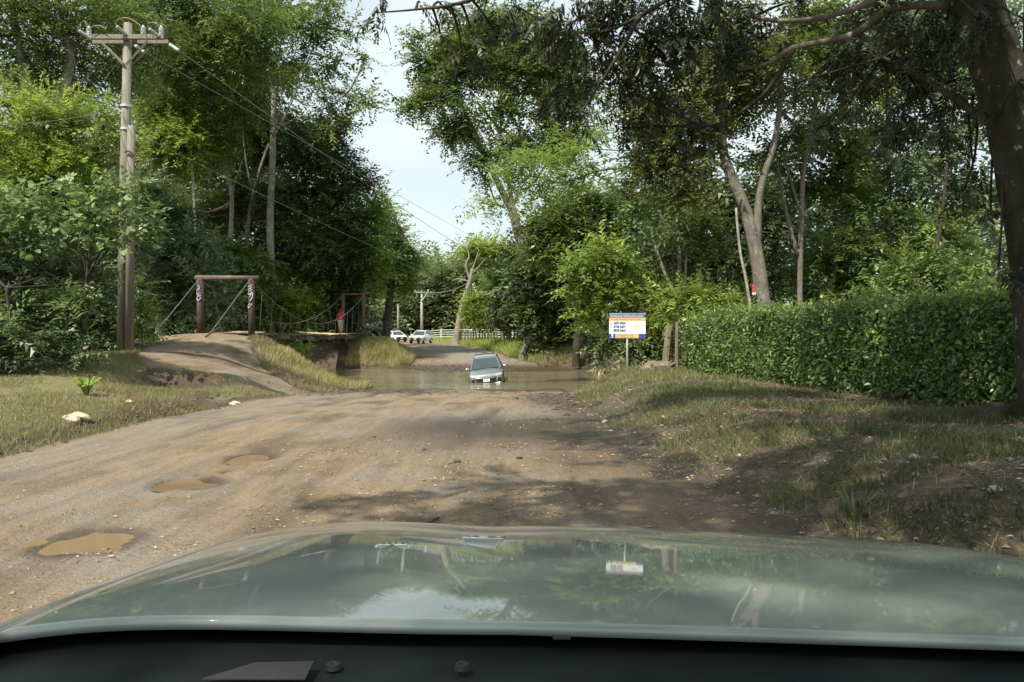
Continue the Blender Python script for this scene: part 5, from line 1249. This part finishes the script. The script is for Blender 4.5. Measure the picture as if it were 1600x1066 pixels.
# ------------------------------------------------------------------ cars
def loft(stations, nfun):
    rows = [nfun(*s_) for s_ in stations]; k = len(rows[0]); v = [p for r in rows for p in r]
    f = [(i * k + j, i * k + j + 1, (i + 1) * k + j + 1, (i + 1) * k + j) for i in range(len(rows) - 1) for j in range(k - 1)]
    f += [tuple(range(k))[::-1], tuple((len(rows) - 1) * k + j for j in range(k))]
    return v, f
def suv(label, loc, rot, body, scale=(1, 1, 1), chrome=True, low=None, pickup=False):
    """front faces -y; 1.82 wide, 4.7 long, 1.8 high"""
    root = thing('car', label, 'car', loc, rot); root.scale = scale
    def sec(y, w, zb, zs, zt, wt):
        return [(-w * .93, y, zb), (-w, y, zb + .12), (-w, y, zs - .08), (-w * .96, y, zs), (-wt, y, zt), (0, y, zt + .025), (wt, y, zt), (w * .96, y, zs), (w, y, zs - .08), (w, y, zb + .12), (w * .93, y, zb)]
    st = [(-2.35, .62, .42, .78, .84, .45), (-2.30, .80, .36, .86, .92, .6), (-2.15, .89, .34, .94, 1.0, .68), (-1.7, .91, .34, 1.0, 1.06, .72), (-1.0, .91, .34, 1.04, 1.12, .74), (-.8, .91, .34, 1.06, 1.12, .76),
          (.6, .91, .34, 1.08, 1.12, .78), (1.9, .91, .36, 1.1, 1.14, .78), (2.25, .88, .4, 1.08, 1.1, .72), (2.35, .8, .5, 1.0, 1.02, .66)]
    v, f = loft(st, sec); o = MB().add(v, f).build('body', body, root, smooth=True)
    b_ = o.modifiers.new('edge', 'EDGE_SPLIT'); b_.split_angle = math.radians(38)
    ce = 2.15 if not pickup else .7
    cab = [(-.98, .80, 1.08, 1.10, .78), (-.22, .72, 1.08, 1.68, .60), (.0, .72, 1.08, 1.74, .60), (.7, .73, 1.08, 1.77, .61), (ce - .45, .73, 1.08, 1.74, .61), (ce - .1, .74, 1.08, 1.66, .6), (ce, .80, 1.08, 1.12, .74)]
    def cs(y, w, z0, z1, wt): return [(-.84, y, z0), (-wt - .04, y, z1 - .05), (-wt, y, z1), (0, y, z1 + .03), (wt, y, z1), (wt + .04, y, z1 - .05), (.84, y, z0)]
    v, f = loft(cab, cs); o = MB().add(v, f).build('cabin', body, root, smooth=True); b_ = o.modifiers.new('edge', 'EDGE_SPLIT'); b_.split_angle = math.radians(30)
    # windscreen and side windows set proud of the cabin
    def quad(name, a, m, off): 
        a = np.array(a, float) + np.array(off); MB().add(a, [(0, 1, 2, 3)]).build(name, m, root)
    quad('windscreen', [(-.74, -.94, 1.13), (.74, -.94, 1.13), (.58, -.26, 1.65), (-.58, -.26, 1.65)], M_GLASSD, (0, -.035, .03))
    for s_ in (-1, 1):
        for (y0, y1) in ((-.62, .22), (.28, 1.05), (1.12, 1.75)):
            if pickup and y0 > .25: continue
            sh = .30 if y0 < 0 else 0
            quad('side_window', [(s_ * .835, y0, 1.13), (s_ * .835, y1, 1.13), (s_ * .675, y1, 1.64), (s_ * .675, y0 + sh, 1.64)], M_GLASSD, (s_ * .012, 0, 0))
        MB().tube([(s_ * .80, -1.0, 1.12), (s_ * .625, -.24, 1.69)], .035, 6).build('pillar', body, root)
        MB().tube(smooth_path([(s_ * .6, -.1, 1.8), (s_ * .62, .3, 1.84), (s_ * .62, 1.5, 1.82), (s_ * .6, 1.8, 1.76)]), .022, 6).build('roof_rail', M_GALV, root)
        q = MB(); q.add(*rock_ell((s_ * 1.02, -.72, 1.16), (.13, .07, .10))); mo = q.build('mirror', M_CHROME if chrome else body, root, smooth=True)
        MB().tube([(s_ * .86, -.72, 1.09), (s_ * .96, -.72, 1.12)], .03, 6).build('mirror_arm', M_BLACK, root)
        # headlamp, fog lamp recess
        MB().box((s_ * .66, -2.285, .885), (.36, .10, .12), rz=s_ * .38, ry=-s_ * .16).build('headlight', M_LAMP, root, bevel=.02)
        MB().box((s_ * .69, -2.31, .60), (.18, .08, .24), rz=s_ * .38).build('fog_lamp', M_BLACK, root, bevel=.02)
        for y in (-1.45, 1.4):
            w = MB().lathe([(.30, -.12), (.36, -.10), (.375, 0), (.36, .10), (.30, .12)], (s_ * .80, y, .36), 24, 'X').build('wheel', M_TYRE, root, smooth=True)
            MB().lathe([(.05, -.12), (.24, -.125), (.25, .125), (.05, .12)], (s_ * .805, y, .36), 12, 'X').build('rim', M_GALV, w)
            a = np.linspace(-.1, math.pi + .1, 14); MB().tube([(s_ * .905, y + .42 * math.cos(t), .36 + .42 * math.sin(t)) for t in a], .035, 5).build('wheel_arch', M_BLACK, root)
    MB().box((0, -2.36, .62), (1.06, .08, .32)).build('grille', M_BLACK, root, bevel=.02)
    for zz in (.76, .83): MB().tube(smooth_path([(-.62, -2.33, zz + .03), (-.3, -2.405, zz), (.3, -2.405, zz), (.62, -2.33, zz + .03)]), .022, 6).build('grille_bar', M_CHROME if chrome else M_BLACK, root, smooth=True)
    for s_ in (-1, 1): MB().tube([(s_ * .62, -2.36, .80), (s_ * .54, -2.41, .62), (s_ * .56, -2.40, .46)], .022, 6).build('grille_trim', M_CHROME if chrome else M_BLACK, root)
    MB().box((0, -2.415, .63), (.34, .012, .16)).build('licence_plate', simple('plate_white', (.8, .8, .78), .4), root)
    for dx in (-.09, .03): MB().box((dx, -2.424, .63), (.10, .004, .05)).build('plate_mark', simple('plate_mark', (.4, .42, .5), .4), root)
    if chrome:
        for (dx, dz) in ((0, .025), (-.03, -.02), (.03, -.02)):
            MB().add([(dx, -2.43, .80 + dz + .03), (dx + .026, -2.43, .80 + dz), (dx, -2.43, .80 + dz - .03), (dx - .026, -2.43, .80 + dz)], [(0, 1, 2, 3)]).build('emblem', M_CHROME, root)
    MB().tube(smooth_path([(-.70, -2.33, .44), (-.4, -2.42, .41), (.4, -2.42, .41), (.70, -2.33, .44)]), .05, 8).build('skid_plate', low or M_GALV, root, smooth=True)
    MB().box((0, -.30, 1.61), (.2, .03, .05)).build('mirror_inside', M_WHITE, root)
    return root
def rock_ell(c, s_):
    bm = bmesh.new(); bmesh.ops.create_icosphere(bm, subdivisions=2, radius=1)
    v = [(c[0] + q.co.x * s_[0], c[1] + q.co.y * s_[1], c[2] + q.co.z * s_[2]) for q in bm.verts]; f = [[w.index for w in q.verts] for q in bm.faces]; bm.free(); return v, f
cp = at(762.5, 597, 43.8)
suv('dark grey car wading through the river ford towards the camera, tilted to one side', (cp[0], 43.8, -1.47), (math.radians(3.5), math.radians(-6), math.radians(1)), paint('grey_green_paint', (.18, .215, .22), .3), (1, 1, .92), low=M_WHITE)
wp = at(658, 537, 90); suv('white car coming down the far road beyond the river', (wp[0], 90, hz(wp[0], 90) + .02), (0, 0, math.radians(-14)), paint('white_car_paint', (.74, .74, .66), 0), (.92, .8, .82), False, M_BLACK)
vp = at(626, 532, 98); suv('white car half hidden behind the grassy bank, left of the other white car', (vp[0] - .7, 99, hz(vp[0], 98) + .02), (0, 0, math.radians(28)), paint('white_car_paint2', (.72, .73, .72), 0), (.9, .85, .76), False, M_BLACK)

# ------------------------------------------------------------------ people
def skin_body(name, joints, edges, m, parent, sub=1):
    me = bpy.data.meshes.new(name); keys = list(joints)
    me.from_pydata([joints[k][0] for k in keys], [(keys.index(a), keys.index(b)) for a, b in edges], [])
    o = bpy.data.objects.new(name, me); COL.objects.link(o)
    md = o.modifiers.new('skin', 'SKIN'); md.use_smooth_shade = True
    for i, k in enumerate(keys):
        r = joints[k][1]; r = (r, r) if np.isscalar(r) else r
        me.skin_vertices[0].data[i].radius = r
    me.skin_vertices[0].data[0].use_root = True
    s2 = o.modifiers.new('sub', 'SUBSURF'); s2.levels = sub; s2.render_levels = sub
    dg = bpy.context.evaluated_depsgraph_get(); ev = o.evaluated_get(dg)
    new = bpy.data.meshes.new_from_object(ev); bpy.data.objects.remove(o)
    new.materials.clear(); return link(name, new, m, parent)
SKIN = simple('skin', (.24, .13, .085), .6, var=.1)
def person(label, loc, rz, J, shirt, trousers, hat, cap=True, shoe=None):
    root = thing('person', label, 'person', loc, (0, 0, rz))
    R = {'pelvis': .105, 'spine': .125, 'chest': (.165, .12), 'neck': .055, 'headlo': .07, 'head': (.085, .1), 'crown': .05,
         'sl': .065, 'el': .045, 'wl': .032, 'hl': .04, 'sr': .065, 'er': .045, 'wr': .032, 'hr': .04, 'pl': .10, 'kl': .065, 'al': .045, 'tl': .04, 'pr': .10, 'kr': .065, 'ar': .045, 'tr': .04}
    E = [('pelvis', 'spine'), ('spine', 'chest'), ('chest', 'neck'), ('neck', 'headlo'), ('headlo', 'head'), ('head', 'crown'), ('chest', 'sl'), ('sl', 'el'), ('el', 'wl'), ('wl', 'hl'), ('chest', 'sr'), ('sr', 'er'), ('er', 'wr'), ('wr', 'hr'),
         ('pelvis', 'pl'), ('pl', 'kl'), ('kl', 'al'), ('al', 'tl'), ('pelvis', 'pr'), ('pr', 'kr'), ('kr', 'ar'), ('ar', 'tr')]
    skin_body('body', {k: (J[k], R[k]) for k in J}, E, SKIN, root)
    g = 1.16
    def part(name, ks, m, mul):
        ee = [e for e in E if e[0] in ks and e[1] in ks]
        skin_body(name, {k: (J[k], tuple(np.array(R[k] if not np.isscalar(R[k]) else (R[k], R[k])) * mul)) for k in ks}, ee, m, root)
    part('shirt', ['pelvis', 'spine', 'chest', 'sl', 'el', 'sr', 'er'], shirt, 1.22)
    part('trousers', ['pelvis', 'pl', 'kl', 'al', 'pr', 'kr', 'ar'], trousers, 1.25)
    part('shoe', ['al', 'tl'], shoe or M_BLACK, 1.35); part('shoe', ['ar', 'tr'], shoe or M_BLACK, 1.35)
    h = np.array(J['head']); m = MB(); m.add(*rock_ell(tuple(h + np.array([0, .01, .045])), (.105, .125, .085)))
    if cap: m.box(tuple(h + np.array([0, -.14, .04])), (.15, .12, .015))
    m.build('cap' if cap else 'hair', hat, root, smooth=True)
    # face: nose, eyes, ears
    MB().add(*rock_ell(tuple(h + np.array([0, -.105, -.02])), (.014, .02, .022))).build('nose', SKIN, root)
    for s_ in (-1, 1):
        MB().add(*rock_ell(tuple(h + np.array([s_ * .032, -.095, .01])), (.013, .01, .008))).build('eye', M_BLACK, root)
        MB().add(*rock_ell(tuple(h + np.array([s_ * .088, .0, -.01])), (.012, .022, .03))).build('ear', SKIN, root)
    return root
# standing: facing the camera, one hand raised to the cable, weight on one leg
z0 = 1.33
J = {'pelvis': (0, 0, .93), 'spine': (.0, 0, 1.1), 'chest': (0, 0, 1.32), 'neck': (0, 0, 1.48), 'headlo': (0, -.01, 1.55), 'head': (0, -.02, 1.63), 'crown': (0, -.01, 1.71),
     'sl': (.18, 0, 1.40), 'el': (.30, -.12, 1.28), 'wl': (.27, -.2, 1.50), 'hl': (.26, -.21, 1.58), 'sr': (-.18, 0, 1.40), 'er': (-.26, .02, 1.14), 'wr': (-.25, -.08, .92), 'hr': (-.25, -.1, .84),
     'pl': (.09, 0, .86), 'kl': (.12, -.04, .49), 'al': (.10, .02, .09), 'tl': (.11, -.13, .05), 'pr': (-.09, 0, .86), 'kr': (-.05, -.1, .5), 'ar': (.0, -.02, .09), 'tr': (-.01, -.17, .05)}
pp = at(532, 522, 58.0)
person('person in red shirt and cap with pale trousers standing on the footbridge deck', (pp[0], 58.0, z0), 0, J, simple('red_shirt', (.52, .035, .035), .8, var=.15), simple('pale_trousers', (.46, .42, .34), .85, var=.1), simple('red_cap', (.35, .03, .03), .8))
# bicycle rider heading right, leaning forward
g0 = np.array([at(587, 530, 70)[0], 70.0, 0]); g0[2] = hz(g0[0], 70)
J = {'pelvis': (0, .12, .98), 'spine': (0, .0, 1.12), 'chest': (0, -.2, 1.29), 'neck': (0, -.32, 1.38), 'headlo': (0, -.38, 1.43), 'head': (0, -.42, 1.50), 'crown': (0, -.42, 1.58),
     'sl': (.18, -.22, 1.33), 'el': (.25, -.40, 1.14), 'wl': (.25, -.56, 1.06), 'hl': (.24, -.63, 1.05), 'sr': (-.18, -.22, 1.33), 'er': (-.25, -.40, 1.14), 'wr': (-.25, -.56, 1.06), 'hr': (-.24, -.63, 1.05),
     'pl': (.10, .08, .93), 'kl': (.13, -.25, .68), 'al': (.10, -.05, .32), 'tl': (.10, -.18, .26), 'pr': (-.10, .08, .93), 'kr': (-.13, -.28, .82), 'ar': (-.10, -.1, .5), 'tr': (-.10, -.23, .45)}
person('person in a grey top leaning forward on a bicycle behind the grassy bank', tuple(g0), math.radians(72), J, simple('grey_top', (.55, .56, .58), .8, var=.1), simple('dark_trousers', (.03, .03, .035), .85), simple('dark_hair', (.05, .045, .04), .7), False)
def bicycle(loc, rz):
    root = thing('bicycle', 'bicycle ridden behind the grassy bank near the thick brown trunk', 'bicycle', loc, (0, 0, rz)); fr = simple('bike_frame', (.3, .3, .3), .4, .5)
    for y in (-.55, .5):
        a = np.linspace(0, 2 * math.pi, 29); w = MB().tube([(0, y + .31 * math.cos(t), .34 + .31 * math.sin(t)) for t in a], .022, 6).build('wheel', M_TYRE, root)
        m = MB()
        for t in a[::3]: m.tube([(0, y, .34), (0, y + .3 * math.cos(t), .34 + .3 * math.sin(t))], .003, 3)
        m.build('spokes', M_GALV, w)
    m = MB()
    for p, q in [((0, -.42, .9), (0, -.55, .34)), ((0, -.4, .82), (0, 0, .34)), ((0, -.4, .86), (0, .15, .82)), ((0, .17, .9), (0, 0, .34)), ((0, 0, .34), (0, .5, .34)), ((0, .15, .8), (0, .5, .34))]: m.tube([p, q], .018, 6)
    m.build('frame', fr, root); MB().tube([(-.28, -.6, 1.02), (-.1, -.45, 1.0), (.1, -.45, 1.0), (.28, -.6, 1.02)], .013, 6).build('handlebar', fr, root)
    MB().box((0, .18, .92), (.14, .26, .05), taper=.7).build('saddle', M_BLACK, root)
bicycle(tuple(g0), math.radians(72))

# ------------------------------------------------------------------ the car we sit in: hood, fender, cowl
def own_car():
    o0 = np.array([.25, 1.4, 0.0])
    root = thing('car', 'grey green hood and black cowl of the car the picture is taken from', 'car', tuple(o0))
    yy = np.linspace(.84, 2.35, 220); sl = np.interp(yy, [.84, .90, 1.09, 1.25, 1.56, 1.92, 2.06, 2.14, 2.24], [4.0, 4.6, 6.5, 7.5, 8.3, 11, 14, 30, 60])
    dd = .327 + np.concatenate([[0], np.cumsum(np.tan(np.radians(sl[:-1])) * np.diff(yy))])
    def zh(X, Y):
        Yf = Y + .075 * np.clip(X - .15, 0, 9) ** 2 + .10 * np.clip(-.25 - X, 0, 9) ** 2
        z = EYE - np.interp(Yf, yy, dd)
        z = z + .012 * np.exp(-((X + .34) / .17) ** 2) * (1 - .3 * S(.95, 1.9, Y)) - .004 * np.exp(-((X + .05) / .12) ** 2) * S(.8, 1.6, Y)
        z = z - .030 * np.clip(X, 0, 9) - .40 * np.clip(-.42 - X, 0, 9) ** 2 - 1.6 * np.clip(-.60 - X, 0, 9) ** 2 * 3 - .6 * np.clip(X - .95, 0, 9) ** 2
        return z + .0008 * fbm(X * 3, Y * 3, 5, 2)
    P = paint('hood_paint', (.24, .28, .25), .0)
    # dust film on the paint: a little lighter and rougher in patches
    nt = P.node_tree; b = nt.nodes['Principled BSDF']; n = noise(nt, 2.2, 7, .7); r = ramp(nt, [(.3, (.10, .10, .10)), (.8, (.34, .34, .34))]); nt.links.new(n.outputs['Fac'], r.inputs['Fac'])
    r.color_ramp.elements[0].color = (.015, .015, .015, 1); r.color_ramp.elements[1].color = (.05, .05, .05, 1); nt.links.new(r.outputs['Color'], b.inputs['Coat Roughness']); b.inputs['Roughness'].default_value = .6; b.inputs['Coat IOR'].default_value = 1.46
    base_ = b.inputs['Base Color'].links[0].from_socket; dn = noise(nt, 85, 2, .6); dr = ramp(nt, [(.60, (0, 0, 0)), (.70, (1, 1, 1))]); nt.links.new(dn.outputs['Fac'], dr.inputs['Fac'])
    dm = nt.nodes.new('ShaderNodeMix'); dm.data_type = 'RGBA'; dm.inputs['B'].default_value = (.30, .27, .21, 1); nt.links.new(dr.outputs['Color'], dm.inputs['Factor']); nt.links.new(base_, dm.inputs['A']); nt.links.new(dm.outputs['Result'], b.inputs['Base Color'])
    def sheet(name, xa, xb, nx_, ya, yb, ny_, m):
        X, Yg = np.meshgrid(np.linspace(xa, xb, nx_), np.linspace(0, 1, ny_))
        Yr = lerp(ya(X), yb(X), Yg); Z = zh(X, Yr); i = np.arange(X.size).reshape(X.shape)
        f = np.stack([i[:-1, :-1], i[:-1, 1:], i[1:, 1:], i[1:, :-1]], -1).reshape(-1, 4)
        v = np.stack([X, Yr, Z], -1).reshape(-1, 3) - o0
        o = link(name, mesh_np(name, v, f, True), m, root); s2 = o.modifiers.new('thick', 'SOLIDIFY'); s2.thickness = .012; s2.offset = -1; return o
    rear = lambda X: .895 + .03 * np.clip(X, 0, 9) ** 2 * 0 - .02 * np.exp(-((X + .33) / .16) ** 2) + .0 * X
    fr = lambda X: 2.27 - .06 * (X - .25) ** 2
    sheet('hood', -.575, 1.02, 90, rear, fr, 90, P)
    sheet('fender', -.80, -.579, 24, lambda X: .80 + 0 * X, fr, 70, P)
    sheet('fender', 1.024, 1.14, 10, lambda X: .80 + 0 * X, fr, 60, P)
    # sides and nose below the sheets
    def wall(name, pts, z1, m):
        v = []; 
        for x, y in pts: v += [(x, y, float(zh(np.array(x), np.array(y))) - .004), (x, y, z1)]
        MB().add(np.array(v) - o0, [(2 * i, 2 * i + 1, 2 * i + 3, 2 * i + 2) for i in range(len(pts) - 1)]).build(name, m, root, smooth=True)
    wall('side_panel', [(-.80, y) for y in np.linspace(.80, 2.12, 16)], .5, P)
    wall('side_panel', [(1.14, y) for y in np.linspace(.80, 2.12, 16)], .5, P)
    wall('nose', [(x, float(fr(np.array(x)))) for x in np.linspace(-.80, 1.14, 24)], .45, P)
    for x in (-.70, 1.04):
        w = MB().lathe([(.30, -.12), (.37, -.1), (.385, 0), (.37, .1), (.30, .12)], np.array([x, 1.55, .38]) - o0, 28, 'X').build('wheel', M_TYRE, root, smooth=True)
        MB().lathe([(.05, -.115), (.25, -.12), (.25, .12), (.05, .115)], np.array([x, 1.55, .38]) - o0, 14, 'X').build('rim', M_GALV, w)
    # black cowl under the rear edge of the hood
    X, Yg = np.meshgrid(np.linspace(-.79, 1.12, 90), np.linspace(.66, 1.22, 40))
    Z = EYE - .345 - .07 * S(.925, 1.0, Yg) - .018 * np.clip(X, 0, 9) - .02 * np.clip(-.3 - X, 0, 9) + .0015 * np.sin(Yg * 160) * S(.72, .78, Yg) * (1 - S(.84, .87, Yg)) + .0015 * fbm(X * 6, Yg * 14, 3, 3)
    i = np.arange(X.size).reshape(X.shape); f = np.stack([i[:-1, :-1], i[:-1, 1:], i[1:, 1:], i[1:, :-1]], -1).reshape(-1, 4)
    Z = np.minimum(Z, zh(X, np.maximum(Yg, .80)) - .03)
    link('cowl', mesh_np('cowl', np.stack([X, Yg, Z], -1).reshape(-1, 3) - o0, f, True), M_COWL, root)
    # clips and a small tag
    clip = simple('clip_plastic', (.012, .013, .013), .7)
    for px, py in ((521, 1028), (722, 1025)):
        q = at(px, py, .82); MB().lathe([(.002, .0015), (.004, .003), (.007, .003), (.0085, -.002)], np.array([q[0], .82, EYE - .347]) - o0, 16).build('clip', clip, root)
    q = at(877, 989, .90); MB().box(np.array([q[0], .895, EYE - .345 + .001]) - o0, (.020, .012, .002), rx=.25).build('label_tag', simple('tag_grey', (.035, .038, .038), .8), root)
    # dashboard edge nearest the lens, cabin shade put into its near-black colour
    m = MB().tube([np.array([x, .735, EYE - .372 - .018 * max(x, 0)]) - o0 for x in np.linspace(-.8, 1.14, 30)], .03, 12); m.build('dashboard', simple('dash_shaded', (.012, .012, .013), .95, 0, .2, 8, 0, .1), root, smooth=True)
own_car()
q = at(425, 1050, .79)
pm = MB(); pv = np.array([(-.065, -.012, 0), (.036, -.012, 0), (.036, .022, .003), (-.02, .012, .006)]); pm.add(np.concatenate([pv, pv + np.array([0, 0, .0015])]), [(0, 3, 2, 1), (4, 5, 6, 7), (0, 1, 5, 4), (1, 2, 6, 5), (2, 3, 7, 6), (3, 0, 4, 7)])
po = pm.build('windscreen_reflection', simple('reflection_grey', (.04, .04, .04), .9)); po.location = (q[0], .79, EYE - .3425); tag(po, 'flat grey piece standing in for a windscreen reflection below the hood', 'windscreen_reflection')  # reflection in the glass modelled as a flat grey piece
